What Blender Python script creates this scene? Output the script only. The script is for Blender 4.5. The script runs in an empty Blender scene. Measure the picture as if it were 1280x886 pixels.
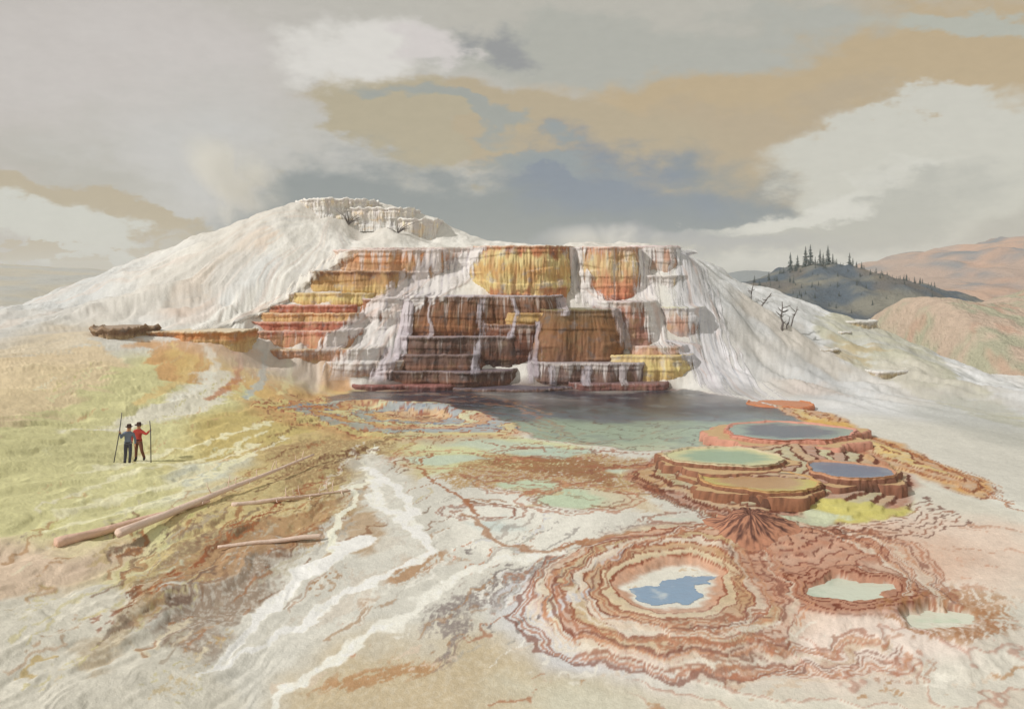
import bpy, bmesh, math, random
import numpy as np
from mathutils import Vector

random.seed(7); np.random.seed(7)
R = math.radians
scene = bpy.context.scene
COL = scene.collection

# ------------------------------------------------------------------ camera, sky, sun, exposure
F, HC, HZ = 1100.0, 9.0, 340.0          # focal length in photo pixels, camera height (m), horizon row
cam_d = bpy.data.cameras.new('camera'); cam = bpy.data.objects.new('camera', cam_d); COL.objects.link(cam)
cam.location = (0, 0, HC); cam.rotation_euler = (R(90), 0, 0)
cam_d.sensor_width = 36; cam_d.lens = 36 * F / 1280
cam_d.shift_y = -(443 - HZ) / 1280.0
cam_d.clip_end = 20000; cam_d.clip_start = 0.5
scene.camera = cam
scene.view_settings.view_transform = 'Standard'; scene.view_settings.look = 'None'
scene.view_settings.exposure = 0.0; scene.view_settings.gamma = 1.0
scene.render.engine = 'CYCLES'; scene.cycles.volume_bounces = 4; scene.cycles.max_bounces = 10

SUN_EL, SUN_AZ = 38.0, -118.0            # azimuth clockwise from +Y
sd = bpy.data.lights.new('sun', 'SUN'); so = bpy.data.objects.new('sun', sd); COL.objects.link(so)
sd.energy = 2.7; sd.angle = R(1.2); sd.color = (1.0, 0.96, 0.89)
sv = Vector((math.sin(R(SUN_AZ)) * math.cos(R(SUN_EL)), math.cos(R(SUN_AZ)) * math.cos(R(SUN_EL)), math.sin(R(SUN_EL))))
so.rotation_euler = sv.to_track_quat('Z', 'Y').to_euler()


def lin(c):
    c = np.asarray(c, float) / 255.0
    return np.where(c <= 0.04045, c / 12.92, ((c + 0.055) / 1.055) ** 2.4)


class NT:
    """tiny node graph helper"""
    def __init__(s, tree): s.t = tree; s.n = tree.nodes; s.l = tree.links
    def set(s, sock, v):
        if isinstance(v, bpy.types.NodeSocket): s.l.new(v, sock)
        elif v is not None:
            if sock.type == 'RGBA' and len(v) == 3: v = (*v, 1)
            sock.default_value = v
    def m(s, op, a, b=None, c=None):
        n = s.n.new('ShaderNodeMath'); n.operation = op
        s.set(n.inputs[0], a); s.set(n.inputs[1], b); s.set(n.inputs[2], c)
        return n.outputs[0]
    def smooth(s, v, lo, hi):
        n = s.n.new('ShaderNodeMapRange'); n.interpolation_type = 'SMOOTHSTEP'
        s.set(n.inputs[0], v); n.inputs[1].default_value = lo; n.inputs[2].default_value = hi
        return n.outputs[0]
    def mix(s, f, a, b, mode='MIX'):
        n = s.n.new('ShaderNodeMix'); n.data_type = 'RGBA'; n.blend_type = mode
        s.set(n.inputs[0], f); s.set(n.inputs[6], a); s.set(n.inputs[7], b)
        return n.outputs[2]
    def noise(s, vec, scale, detail=5, rough=0.55, dist=0.0):
        n = s.n.new('ShaderNodeTexNoise'); s.set(n.inputs['Vector'], vec)
        n.inputs['Scale'].default_value = scale; n.inputs['Detail'].default_value = detail
        n.inputs['Roughness'].default_value = rough; n.inputs['Distortion'].default_value = dist
        return n.outputs['Fac']


world = bpy.data.worlds.new('World'); scene.world = world; world.use_nodes = True
w = NT(world.node_tree); w.n.clear()
tc = w.n.new('ShaderNodeTexCoord'); sep = w.n.new('ShaderNodeSeparateXYZ')
w.l.new(tc.outputs['Generated'], sep.inputs[0])
az = w.m('MULTIPLY', w.m('ARCTAN2', sep.outputs[0], sep.outputs[1]), 57.2958)
el = w.m('MULTIPLY', w.m('ARCSINE', sep.outputs[2]), 57.2958)
cx = w.n.new('ShaderNodeCombineXYZ'); w.set(cx.inputs[0], az); w.set(cx.inputs[1], w.m('MULTIPLY', el, 1.9))
def wnoise(scale, det, rough):
    n = w.n.new('ShaderNodeTexNoise'); w.l.new(cx.outputs[0], n.inputs['Vector']); n.inputs['Scale'].default_value = scale
    n.inputs['Detail'].default_value = det; n.inputs['Roughness'].default_value = rough
    sp = w.n.new('ShaderNodeSeparateColor'); w.l.new(n.outputs['Color'], sp.inputs[0]); return sp.outputs
wa, wb = wnoise(.055, 9, .58), wnoise(.3, 6, .6)
az0, el0 = az, el
az = w.m('ADD', az, w.m('ADD', w.m('MULTIPLY', w.m('SUBTRACT', wa[0], .5), 34), w.m('MULTIPLY', w.m('SUBTRACT', wb[0], .5), 6)))
el = w.m('ADD', el, w.m('ADD', w.m('MULTIPLY', w.m('SUBTRACT', wa[1], .5), 13), w.m('MULTIPLY', w.m('SUBTRACT', wb[1], .5), 3)))
n1 = w.m('SUBTRACT', w.noise(cx.outputs[0], 0.07, 7, 0.60, 0.4), 0.5)
n2 = w.m('SUBTRACT', w.noise(cx.outputs[0], 0.19, 7, 0.62, 0.3), 0.5)
n3 = w.noise(cx.outputs[0], 0.9, 6, 0.7)
strk = w.n.new('ShaderNodeCombineXYZ'); w.set(strk.inputs[0], w.m('MULTIPLY', az, 0.25)); w.set(strk.inputs[1], w.m('MULTIPLY', el, 2.0))
n4 = w.m('SUBTRACT', w.noise(strk.outputs[0], 0.5, 5, 0.6), 0.5)


def cloud(prev, px, py, rx, ry, colr, soft=0.3, amp=1.2, tilt=0.0, strength=1.0, nz=None):
    """a cloud bank: an ellipse of sky around a direction, edge broken by noise"""
    a0 = math.degrees(math.atan((px - 640) / F)); e0 = math.degrees(math.atan((HZ - py) / F * math.cos(R(a0))))
    ra = rx / F * 57.3; re = ry / F * 57.3
    da = w.m('SUBTRACT', az, a0); de = w.m('SUBTRACT', el, e0)
    ct, st = math.cos(R(tilt)), math.sin(R(tilt))
    p = w.m('ADD', w.m('MULTIPLY', da, ct / ra), w.m('MULTIPLY', de, st / ra))
    q = w.m('ADD', w.m('MULTIPLY', da, -st / re), w.m('MULTIPLY', de, ct / re))
    d = w.m('SQRT', w.m('ADD', w.m('MULTIPLY', p, p), w.m('MULTIPLY', q, q)))
    v = w.m('ADD', w.m('SUBTRACT', 1.0, d), w.m('MULTIPLY', nz or n1, amp * 1.2))
    v = w.m('ADD', v, w.m('MULTIPLY', n2, amp * 0.9))
    mk = w.smooth(v, -soft, soft)
    if strength < 1: mk = w.m('MULTIPLY', mk, strength)
    return w.mix(mk, prev, tuple(lin(colr)) + (1,))


sky = tuple(lin((188, 184, 172))) + (1,)
sky = cloud(sky, 330, 150, 330, 170, (192, 188, 178), .6, .5)
sky = cloud(sky, 60, 120, 220, 180, (198, 191, 184), .6, .5)
sky = cloud(sky, 210, 190, 110, 60, (182, 178, 166), .7, .6)
sky = cloud(sky, 300, 215, 120, 60, (206, 204, 200), .9, .7, -25, .8)
sky = cloud(sky, 180, 90, 150, 60, (206, 200, 194), .9, .7, 0, .7)
sky = cloud(sky, 1060, 120, 350, 100, (190, 169, 133), .32, .9, 4)
sky = cloud(sky, 900, 190, 170, 50, (184, 166, 136), .25, .9, 4)
sky = cloud(sky, 660, 165, 270, 44, (184, 168, 138), .25, .8, -6)
sky = cloud(sky, 480, 150, 70, 60, (182, 170, 142), .2, .8, -20)
sky = cloud(sky, 170, 258, 150, 22, (188, 174, 148), .2, .6, -12)
sky = cloud(sky, 760, 60, 230, 44, (178, 177, 166), .3, .9)
sky = cloud(sky, 1190, 30, 160, 16, (182, 182, 168), .3, .9)
sky = cloud(sky, 640, 50, 70, 24, (152, 152, 150), .5, .9, -8)
sky = cloud(sky, 420, 70, 110, 42, (222, 218, 210), .4, .9)
sky = cloud(sky, 520, 55, 50, 26, (214, 207, 202), .5, .9)
sky = cloud(sky, 690, 262, 280, 58, (136, 143, 146), .35, .7, 3)
sky = cloud(sky, 540, 258, 170, 44, (142, 147, 146), .5, .6)
sky = cloud(sky, 730, 228, 100, 34, (130, 139, 152), .6, .6, 0, .8)
sky = cloud(sky, 560, 150, 90, 14, (156, 162, 158), .35, .8, -14, .8)
sky = cloud(sky, 660, 200, 90, 12, (150, 157, 156), .35, .8, -4, .8)
sky = cloud(sky, 1180, 225, 180, 80, (206, 203, 190), .25, .7, 8)
sky = cloud(sky, 1130, 170, 70, 34, (206, 203, 190), .2, .7, 20)
sky = cloud(sky, 1030, 280, 190, 40, (188, 186, 175), .3, .6, 5)
sky = cloud(sky, 965, 258, 130, 12, (226, 223, 212), .5, .5, 10, .8)
sky = cloud(sky, 800, 300, 160, 14, (172, 172, 174), .8, .4, 0, .7)
sky = cloud(sky, 80, 285, 140, 34, (210, 209, 199), .2, .6, -14)
sky = cloud(sky, 60, 318, 180, 7, (190, 177, 152), .2, .9, 3, .9, n4)
sky = cloud(sky, 40, 340, 220, 9, (188, 177, 152), .2, .9, 6, .8, n4)
sky = cloud(sky, 980, 335, 190, 18, (224, 221, 208), .8, .4, 0, .95)
grain = w.m('ADD', 0.92, w.m('MULTIPLY', n3, 0.16))
gc = w.n.new('ShaderNodeCombineXYZ')
for i in range(3): w.set(gc.inputs[i], grain)
sky = w.mix(1.0, sky, gc.outputs[0], 'MULTIPLY')
nish = w.n.new('ShaderNodeTexSky'); nish.sky_type = 'NISHITA'; nish.sun_disc = False
nish.sun_elevation = R(SUN_EL); nish.sun_rotation = R(SUN_AZ)
bg1 = w.n.new('ShaderNodeBackground'); bg1.inputs[1].default_value = 0.09; w.l.new(nish.outputs[0], bg1.inputs[0])
bg2 = w.n.new('ShaderNodeBackground'); bg2.inputs[1].default_value = 1.0; w.set(bg2.inputs[0], sky)
mx = w.n.new('ShaderNodeMixShader'); mx.inputs[0].default_value = 0.93
w.l.new(bg1.outputs[0], mx.inputs[1]); w.l.new(bg2.outputs[0], mx.inputs[2])
wo = w.n.new('ShaderNodeOutputWorld'); w.l.new(mx.outputs[0], wo.inputs[0])

# ------------------------------------------------------------------ numpy noise
def _hash(ix, iy, seed):
    h = (ix.astype(np.int64) * 374761393 + iy.astype(np.int64) * 668265263 + seed * 1442695041) & 0xFFFFFFFF
    h = ((h ^ (h >> 13)) * 1274126177) & 0xFFFFFFFF
    return (h ^ (h >> 16)) & 0xFFFFFFFF


def noise(x, y, seed=0):
    x = np.asarray(x, float); y = np.asarray(y, float)
    ix = np.floor(x); iy = np.floor(y); fx = x - ix; fy = y - iy
    u = fx * fx * fx * (fx * (fx * 6 - 15) + 10); v = fy * fy * fy * (fy * (fy * 6 - 15) + 10)
    def g(dx, dy):
        a = _hash(ix + dx, iy + dy, seed) * (2 * math.pi / 4294967296.0)
        return np.cos(a) * (fx - dx) + np.sin(a) * (fy - dy)
    a = g(0, 0); b = g(1, 0); c = g(0, 1); d = g(1, 1)
    return (a + (b - a) * u + (c - a) * v + (a - b - c + d) * u * v) * 1.4


def fbm(x, y, octv=4, seed=0, gain=0.5):
    s = 0; a = 1; t = 0
    for i in range(octv):
        s = s + a * noise(x * 2 ** i, y * 2 ** i, seed + i * 17); t += a; a *= gain
    return s / t


def ss(v, lo, hi):
    t = np.clip((v - lo) / (hi - lo), 0, 1); return t * t * (3 - 2 * t)


# ------------------------------------------------------------------ terrain
def unp(px, py, Y):
    """the point at depth Y seen at a pixel"""
    return np.array(((px - 640) / F * Y, Y, HC - (py - HZ) / F * Y))


CP = []
def cz(px, py, z): Y = (HC - z) * F / (py - HZ); CP.append(unp(px, py, Y))
def cy(px, py, Y): CP.append(unp(px, py, Y))
# the flat of pools
for px in (430, 520, 640, 760, 860): cy(px, 492, 66.5)
for px in (480, 600, 700, 800, 900, 980): cz(px, 530, 0)
for px in (520, 640, 800, 960, 1080): cz(px, 560, 0.0)
for px in (540, 700, 860, 1000, 1150): cz(px, 600, 0.0)
for px in (480, 640, 800, 950, 1130, 1300): cz(px, 645, -.2)
for px in (460, 640, 840, 1060, 1280): cz(px, 700, -.65)
for px in (380, 560, 740, 900, 1080, 1300): cz(px, 760, -1.1)
for px in (300, 500, 700, 900, 1100, 1320): cz(px, 830, -1.65)
for px in (300, 560, 800, 1060, 1320): cz(px, 890, -2.0)
for px in (0, 400, 800, 1280): cz(px, 1100, -2.6 if px > 100 else -1.6)
# left hillside
cz(165, 577, .45); cz(10, 600, 1.1); cz(100, 600, .7); cz(-120, 620, 1.5); cz(10, 700, .2); cz(10, 800, -.6); cz(10, 885, -1.2); cz(-200, 800, 0)
cz(150, 690, -.1); cz(150, 790, -.9); cz(180, 880, -1.5); cz(300, 700, -.5); cz(300, 600, .25); cz(390, 640, 0)
cz(400, 540, .3); cz(330, 510, .8); cz(230, 530, 1.0); cz(100, 530, 1.5); cz(10, 510, 2.5); cz(-120, 520, 3.2)
cz(300, 470, 1.8); cz(400, 470, 1.1); cz(200, 460, 2.7); cz(90, 470, 3.1); cz(10, 450, 4.0)
# ledge and the white mound
cy(115, 420, 61); cy(200, 428, 63); cy(290, 432, 65); cy(20, 420, 60)
for px, py in ((10, 385), (100, 352), (170, 330), (230, 301), (300, 272)): cy(px, py, 84)
cy(-150, 420, 80); cy(-400, 450, 70)
cy(50, 400, 72); cy(140, 385, 72); cy(230, 350, 77); cy(300, 320, 79); cy(200, 400, 69); cy(280, 395, 71)
cy(340, 350, 76); cy(360, 300, 80); cy(330, 385, 73.5); cy(400, 300, 81)
cy(372, 252, 85); cy(440, 250, 86); cy(510, 263, 87); cy(545, 290, 85); cy(575, 302, 84); cy(410, 280, 83); cy(480, 290, 82.5)
cy(400, 250, 90); cy(480, 256, 91)
# behind the tiers
for px, Ys in ((450, (68, 70.5, 73, 76, 79)), (540, (69, 71.5, 74, 77, 80)), (640, (69.5, 72, 75, 77, 79.5)), (740, (69.5, 72, 75, 77, 79.5)), (820, (69, 71.5, 74, 76.5, 79))):
    for Y, py in zip(Ys, (474, 430, 385, 345, 312)): cy(px, py, Y)
for px in (450, 540, 620, 700, 780, 838): cy(px, 310.5, 84)
for px in (620, 700, 780): CP.append(np.array((unp(px, 310, 95)[0], 95, 10.8)))
# right slope
cy(850, 311, 78); cy(880, 335, 80); cy(915, 353, 82); cy(1000, 373, 86); cy(1060, 391, 86); cy(1100, 413, 85); cy(1130, 428, 83)
cy(880, 400, 74.5); cy(900, 440, 71.5); cy(940, 420, 75.5); cy(920, 480, 67); cy(960, 504, 62); cy(1000, 430, 77); cy(1000, 470, 70)
cy(1050, 440, 78); cy(1060, 480, 69); cy(1120, 470, 74); cy(1180, 470, 76); cy(1230, 500, 66); cy(1290, 535, 58)
cz(1100, 520, .3); cz(1180, 550, 0); cz(1270, 580, -.4); cz(1400, 600, -1)
for x in (-120, -90): CP.append(np.array((x, 110., 2.))); CP.append(np.array((x, 60., 7.)))
for x, z in ((-60, 3), (-30, 5), (0, 5), (20, 3), (45, -6), (70, -9), (100, -12)): CP.append(np.array((x, 108., z)))
for x, z in ((-120, -8), (-60, -8), (0, -8), (60, -16), (120, -18)): CP.append(np.array((x, 135., z)))
CP.append(np.array((70., 80., -6.))); CP.append(np.array((100., 70., -6.))); CP.append(np.array((60., 40., -2.))); CP.append(np.array((60., 20., -2.6))); CP.append(np.array((-60., 20., -.5)));[CP.append(np.array(q)) for q in ((-20., 10., -1.2), (-8., 7., -2.2), (0., 5., -2.8), (15., 7., -3.), (-35., 12., -.8), (-30., 22., -.8), (-42., 30., 1.), (-60., 36., 2.), (-25., 15., -1.4), (-80., 25., 0.), (-70., 48., 4.))]  # unseen ground off to the left shaped low, keeping its shadow out of view
CP = np.array(CP)
# drop near-duplicates
keep = []
for i, p in enumerate(CP):
    if all(np.hypot(*(p[:2] - CP[j][:2])) > 0.8 for j in keep): keep.append(i)
CP = CP[keep]
_D = np.hypot(CP[:, None, 0] - CP[None, :, 0], CP[:, None, 1] - CP[None, :, 1])
_mid = CP[:, 2].mean()
_W = np.linalg.solve(_D - 0.35 * np.eye(len(CP)), CP[:, 2] - _mid)


def base_h(x, y):
    x = np.asarray(x, float); y = np.asarray(y, float)
    s = np.full(x.shape, _mid)
    for (a, b, _), wt in zip(CP, _W): s = s + wt * np.sqrt((x - a) ** 2 + (y - b) ** 2 + 0.15)
    return s


_YS = np.concatenate([np.linspace(14, 60, 700), np.linspace(60, 100, 400)[1:]])
def at(px, py):
    """where the ray of a pixel meets the ground"""
    X = (px - 640) / F * _YS; Z = HC - (py - HZ) / F * _YS
    g = base_h(X, _YS) - Z
    k = np.argmax(g > 0) if (g > 0).any() else len(_YS) - 1
    if k > 0 and g[k] > 0: t = g[k - 1] / (g[k - 1] - g[k]); Y = _YS[k - 1] + t * (_YS[k] - _YS[k - 1])
    else: Y = _YS[k]
    return np.array(((px - 640) / F * Y, Y))
def plan(pts): return np.array([at(*p) for p in pts])


def poly_sd(x, y, P):
    """signed distance to a plan polygon, positive inside"""
    d2 = np.full(x.shape, 1e12); ins = np.zeros(x.shape, bool)
    n = len(P)
    for i in range(n):
        ax, ay = P[i]; bx, by = P[(i + 1) % n]
        ex, ey = bx - ax, by - ay
        t = np.clip(((x - ax) * ex + (y - ay) * ey) / (ex * ex + ey * ey + 1e-9), 0, 1)
        d2 = np.minimum(d2, (x - ax - t * ex) ** 2 + (y - ay - t * ey) ** 2)
        c = ((ay > y) != (by > y)) & (x < (bx - ax) * (y - ay) / (by - ay + 1e-12) + ax)
        ins ^= c
    return np.where(ins, 1, -1) * np.sqrt(d2)


def line_d(x, y, P):
    d2 = np.full(x.shape, 1e12)
    for i in range(len(P) - 1):
        ax, ay = P[i]; bx, by = P[i + 1]; ex, ey = bx - ax, by - ay
        t = np.clip(((x - ax) * ex + (y - ay) * ey) / (ex * ex + ey * ey + 1e-9), 0, 1)
        d2 = np.minimum(d2, (x - ax - t * ex) ** 2 + (y - ay - t * ey) ** 2)
    return np.sqrt(d2)


def ell(cx_, cy_, rx, ry, n=14):
    return [(cx_ + rx * math.cos(2 * math.pi * i / n), cy_ + ry * math.sin(2 * math.pi * i / n)) for i in range(n)]


# outlines of the features, each carried onto the ground
OUT = {k: plan(v) for k, v in dict(
    pool_blue=[(776, 735), (795, 715), (830, 703), (872, 700), (893, 712), (888, 735), (893, 755), (872, 770), (835, 776), (798, 768)],
    pool_blue_water=[(790, 746), (800, 738), (826, 738), (838, 722), (862, 714), (890, 716), (876, 728), (862, 738), (884, 748), (868, 760), (826, 765), (806, 757)],
    pool_ring=ell(1062, 741, 52, 17), pool_pale=ell(1178, 778, 48, 17),
    lake=[(440, 492), (560, 488), (700, 490), (860, 484), (930, 503), (985, 518), (1010, 530), (960, 540), (905, 545), (880, 560), (800, 566), (745, 556), (690, 548), (640, 530), (560, 518), (470, 510), (400, 500)],
    platform=[(782, 592), (815, 570), (880, 556), (905, 540), (1000, 533), (1060, 545), (1085, 565), (1120, 585), (1150, 608), (1140, 640), (1080, 655), (985, 648), (900, 645), (860, 632), (800, 616)],
    shelf=[(960, 508), (1012, 510), (1062, 524), (1072, 540), (1130, 556), (1190, 585), (1252, 612), (1220, 622), (1150, 600), (1080, 575), (1050, 548), (990, 532)],
    left_steps=[(300, 500), (380, 488), (470, 486), (600, 498), (680, 512), (690, 530), (640, 548), (540, 552), (430, 548), (350, 528)],
    fan=[(935, 640), (985, 645), (1060, 660), (1130, 684), (1120, 705), (1040, 712), (1000, 735), (985, 770), (930, 790), (890, 770), (905, 720), (880, 690), (900, 655)],
    rings=[(935, 645), (870, 655), (760, 670), (690, 700), (655, 735), (690, 790), (770, 830), (870, 850), (980, 830), (1000, 790), (960, 760), (930, 700), (950, 660)],
).items()}
VENT = at(935, 650)
LV = {k: float(base_h(OUT[k].mean(0)[0], OUT[k].mean(0)[1])) + dz for k, dz in (('pool_blue', .03), ('pool_ring', .06), ('pool_pale', .05))}


def step_field(phi, h, sharp=0.78):
    k = np.floor(phi); f = phi - k
    return (k + ss(f, sharp, 1.0)) * h, k, f


class Surf:
    """ground height and colour at plan points"""
    def __init__(s, x, y):
        s.x = x = np.asarray(x, float); s.y = y = np.asarray(y, float)
        s.n_lo = fbm(x * .12, y * .12, 3, 3); s.n_md = fbm(x * .5, y * .5, 4, 11); s.n_hi = fbm(x * 2.1, y * 2.1, 4, 23)
        s.wx = x + fbm(x * .35, y * .35, 4, 41) * 1.3; s.wy = y + fbm(x * .35, y * .35, 4, 57) * 1.7
        s.sx = x + fbm(x * 1.1, y * 1.1, 4, 71) * .5; s.sy = y + fbm(x * 1.1, y * 1.1, 4, 83) * .6
        z = base_h(x, y)
        s.slope = ss(y, 62, 72)
        z = z + s.n_md * (.06 + .32 * s.slope) + s.n_lo * (.15 + .9 * s.slope) * ss(np.abs(x), 0, 10) * ss(y, 20, 30)
        r1 = np.hypot(x + 17.5, y - 85); t1 = np.arctan2(x + 17.5, -(y - 85)) + .25 * fbm(x * .1, y * .1, 3, 301)
        s.rad = fbm(t1 * 5.5, r1 * .035, 4, 303); s.rad2 = fbm(t1 * 12, r1 * .10, 4, 305)
        r2 = np.hypot(x - 12, y - 84); t2 = np.arctan2(x - 12, -(y - 84)) + .2 * fbm(x * .1, y * .1, 3, 311)
        s.rdr = fbm(t2 * 6, r2 * .04, 4, 313)
        mound = ss(y, 60, 68) * ss(-x, 11, 17); rsl = ss(x, 14, 19) * ss(y, 56, 64)
        s.mound, s.rsl = mound, rsl
        z = z + mound * (s.rad * 1.3 * ss(r1, 4, 14) + s.rad2 * .14 * ss(r1, 6, 18)) + rsl * s.rdr * 1.0 * ss(r2, 3, 10) * (1 - ss(y, 84, 92))
        # runnels down the hillside on the left
        left = ss(-x, 3, 9) * (1 - s.slope)
        ang = R(60); al = s.wx * math.cos(ang) + s.wy * math.sin(ang); ac = -s.wx * math.sin(ang) + s.wy * math.cos(ang)
        s.run = fbm(al * .10, ac * .75, 4, 91); s.al, s.ac = al, ac
        z = z + left * s.run * (.24 * (1 - ss(y, 50, 62)) + .1) + left * s.n_hi * .02
        s.rb = []                              # (mask, level, fraction) of each stepped field
        def steps(key, width, h, soft, warp=1.0, seed=0, sign=1, phi=None):
            sdv = poly_sd(s.wx * warp + x * (1 - warp), s.wy * warp + y * (1 - warp), OUT[key])
            mk = ss(sdv, -soft, soft)
            ph = (sdv if phi is None else phi) / width + s.n_md * 1.1 + s.n_hi * .08
            st, k, f = step_field(ph, h)
            return mk, st * sign, k, f, sdv
        s.S = {}
        # stepped shelf and platform
        for key, width, h, soft, warp, cap in (('platform', .62, .09, .3, .45, .5), ('shelf', .62, .085, .35, .7, .35), ('left_steps', 1.15, .03, 1.2, .9, .08)):
            mk, st, k, f, sdv = steps(key, width, h, soft, warp)
            z = z + mk * np.minimum(st, cap); s.S[key] = (mk, k, f, sdv)
        # rings round the blue pool
        dP = -poly_sd(s.sx * .8 + x * .2, s.sy * .8 + y * .2, OUT['pool_blue'])
        mk = ss(poly_sd(s.wx * .5 + x * .5, s.wy * .5 + y * .5, OUT['rings']), -.3, .6)
        ph = dP / .40 + s.n_md * .8; st, k, f = step_field(np.clip(ph, 0, 40), .055)
        z = z + mk * np.minimum(st * .8, .16) * ss(6 - dP, 0, 4); s.S['rings'] = (mk, k, f, dP)
        rimz = np.maximum(z, LV['pool_blue'] + .05); z = z + (rimz - z) * (1 - ss(dP, .2, 3.0)); z = z + (LV['pool_blue'] - z) * ss(-dP, -.45, .1)
        # fan below the vent
        dv = np.hypot(s.sx - VENT[0], (s.sy - VENT[1]))
        mk = ss(poly_sd(s.sx, s.sy, OUT['fan']), -.15, .5)
        th = np.arctan2(s.sx - VENT[0], -(s.sy - VENT[1]))
        st, k, f = step_field(12 - dv / .5 + s.n_md * 1.2 + np.sin(th * 7) * .5, .05)
        z = z + mk * np.clip(st - .25, 0, .5); s.S['fan'] = (mk, k, f, dv)
        # ring pool and pale pool
        for key, rimw, rh in (('pool_ring', .75, .17), ('pool_pale', .6, .03)):
            d = -poly_sd(s.sx, s.sy, OUT[key]); 
            st, k, f = step_field(np.clip(d / .26 + s.n_md * .6, 0, 30), 1.0)
            z = z + rh * ss(d, -.1, .22) * (1 - ss(d, rimw * .6, rimw * 1.7)) - .06 * ss(-d, 0, .3)
            rimz = np.maximum(z, LV[key] + .06); z = z + (rimz - z) * (1 - ss(d, .2, 2.4)); z = z + (LV[key] - .02 - z) * ss(-d, -.16, .1)
            s.S[key] = (ss(-d, -rimw * 1.7, -rimw), k, f, d)
        # lower foreground: faint stepped wash right of centre
        st, k, f = step_field(y * .9 + x * .15 + s.n_md * 1.6 + s.n_lo * 3, .03)
        mk = ss(x, 1.5, 5) * ss(-y, -27, -24.5) ; z = z + mk * (st - .027 * y)
        s.S['wash'] = (mk, k, f, y)
        dl = poly_sd(s.wx, s.wy, OUT['lake']); s.S['lake'] = dl
        w1 = ss(dl, -2.4, -.5); z = z * (1 - w1) + (.05 + .02 * s.n_hi) * w1; w2 = ss(dl, -.35, .15); z = z * (1 - w2) - .07 * w2
        s.z = z


ZONES = []
def zone(cl, pts, soft=.8, cover=1.0, brush=None, warp=1.0, tex=0.0, nf=1.0):
    ZONES.append((lin(cl), plan(pts), soft, cover, brush, warp, tex, nf))
LINES = []
def stroke(cl, pts, width, soft=.5, cover=1.0, warp=1.0, brk=0.0):
    LINES.append((lin(cl), plan(pts), width, soft, cover, warp, brk))

# pale slope tints on the mound and the right side
zone((206, 190, 164), [(-400, 520), (-400, 430), (-100, 415), (60, 405), (130, 408), (60, 440), (-60, 470)], 2.0, .85)
zone((196, 200, 204), [(-300, 420), (-100, 380), (20, 375), (170, 330), (140, 370), (60, 410), (-100, 470)], 2.5, .7)
zone((226, 206, 190), [(190, 380), (260, 320), (330, 285), (350, 300), (300, 345), (220, 400)], 1.2, .8, 'fall')
zone((222, 206, 178), [(-100, 460), (20, 430), (120, 400), (150, 415), (80, 440), (0, 480)], 1.2, .7, 'fall')
zone((206, 208, 210), [(250, 330), (320, 310), (360, 330), (330, 370), (270, 380)], 1.5, .8, 'fall')
zone((226, 200, 186), [(340, 390), (400, 350), (420, 330), (440, 380), (460, 440), (400, 460), (330, 440)], 1.0, .6)
zone((194, 196, 200), [(880, 350), (930, 380), (1000, 430), (1100, 500), (1000, 505), (940, 500), (890, 440)], 1.5, .8)  # shaded side of the right slope, painted as cool grey
zone((188, 186, 160), [(1010, 400), (1080, 400), (1130, 425), (1200, 470), (1300, 525), (1300, 540), (1200, 515), (1100, 470), (1030, 430)], 1.2, .8, 'cross')
zone((176, 178, 172), [(1150, 500), (1300, 530), (1310, 570), (1230, 550), (1130, 515)], 1.5, .6)
zone((190, 170, 128), [(1020, 425), (1100, 430), (1120, 450), (1050, 450)], .8, .7, 'cross')
zone((200, 186, 168), [(930, 375), (1000, 410), (1070, 460), (1050, 470), (980, 430), (920, 385)], .6, .5)
zone((214, 188, 170), [(960, 470), (1030, 480), (1060, 495), (980, 500)], 1.0, .4)
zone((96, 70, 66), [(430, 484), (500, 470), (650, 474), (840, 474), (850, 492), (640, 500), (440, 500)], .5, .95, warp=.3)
# left hillside
zone((214, 210, 154), [(-300, 560), (-60, 500), (60, 455), (200, 440), (330, 455), (450, 490), (520, 530), (430, 600), (320, 660), (190, 720), (60, 780), (-60, 800), (-300, 900)], 1.6)
zone((226, 204, 166), [(-200, 500), (-60, 470), (20, 445), (120, 425), (160, 455), (90, 510), (-60, 560), (-200, 600)], 1.5, .9, 'hill')
zone((214, 160, 96), [(160, 425), (290, 428), (430, 452), (445, 482), (350, 500), (270, 484), (200, 474)], 1.0, .85, 'fan')
zone((226, 198, 120), [(200, 440), (330, 450), (450, 488), (330, 510), (240, 480)], 1.0, .6, 'fan')
zone((226, 222, 208), [(90, 545), (200, 500), (262, 462), (300, 470), (270, 510), (180, 535)], 1.1, .9, 'hill')
zone((196, 172, 96), [(240, 520), (330, 505), (420, 505), (470, 540), (400, 560), (280, 590), (220, 600)], 1.2, .8)
zone((202, 180, 124), [(240, 600), (330, 556), (420, 536), (540, 548), (545, 590), (470, 640), (420, 645), (300, 680), (190, 740), (120, 760), (200, 680)], 1.0, .95, 'hill', tex=.6)
zone((164, 132, 90), [(330, 560), (400, 545), (500, 555), (440, 600), (400, 640), (350, 610)], .9, .8, 'dry', tex=.8)
zone((148, 120, 96), [(150, 750), (230, 670), (340, 650), (400, 660), (385, 695), (300, 770), (240, 830), (190, 820)], .9, .8, 'hill', tex=1.0)
zone((180, 140, 96), [(120, 790), (230, 700), (330, 650), (440, 620), (400, 680), (250, 730), (160, 810)], .5, .8, 'dry')
zone((222, 196, 176), [(-200, 700), (60, 676), (160, 690), (110, 735), (0, 770), (-200, 800)], 1.0, .9)
zone((216, 212, 200), [(-200, 800), (0, 750), (120, 730), (170, 740), (210, 800), (280, 850), (300, 1000), (-200, 1000)], 1.1, .95, 'hill')
zone((182, 158, 120), [(60, 850), (140, 760), (230, 700), (240, 740), (150, 820), (100, 880)], .6, .7, 'hill', tex=.6)
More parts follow.
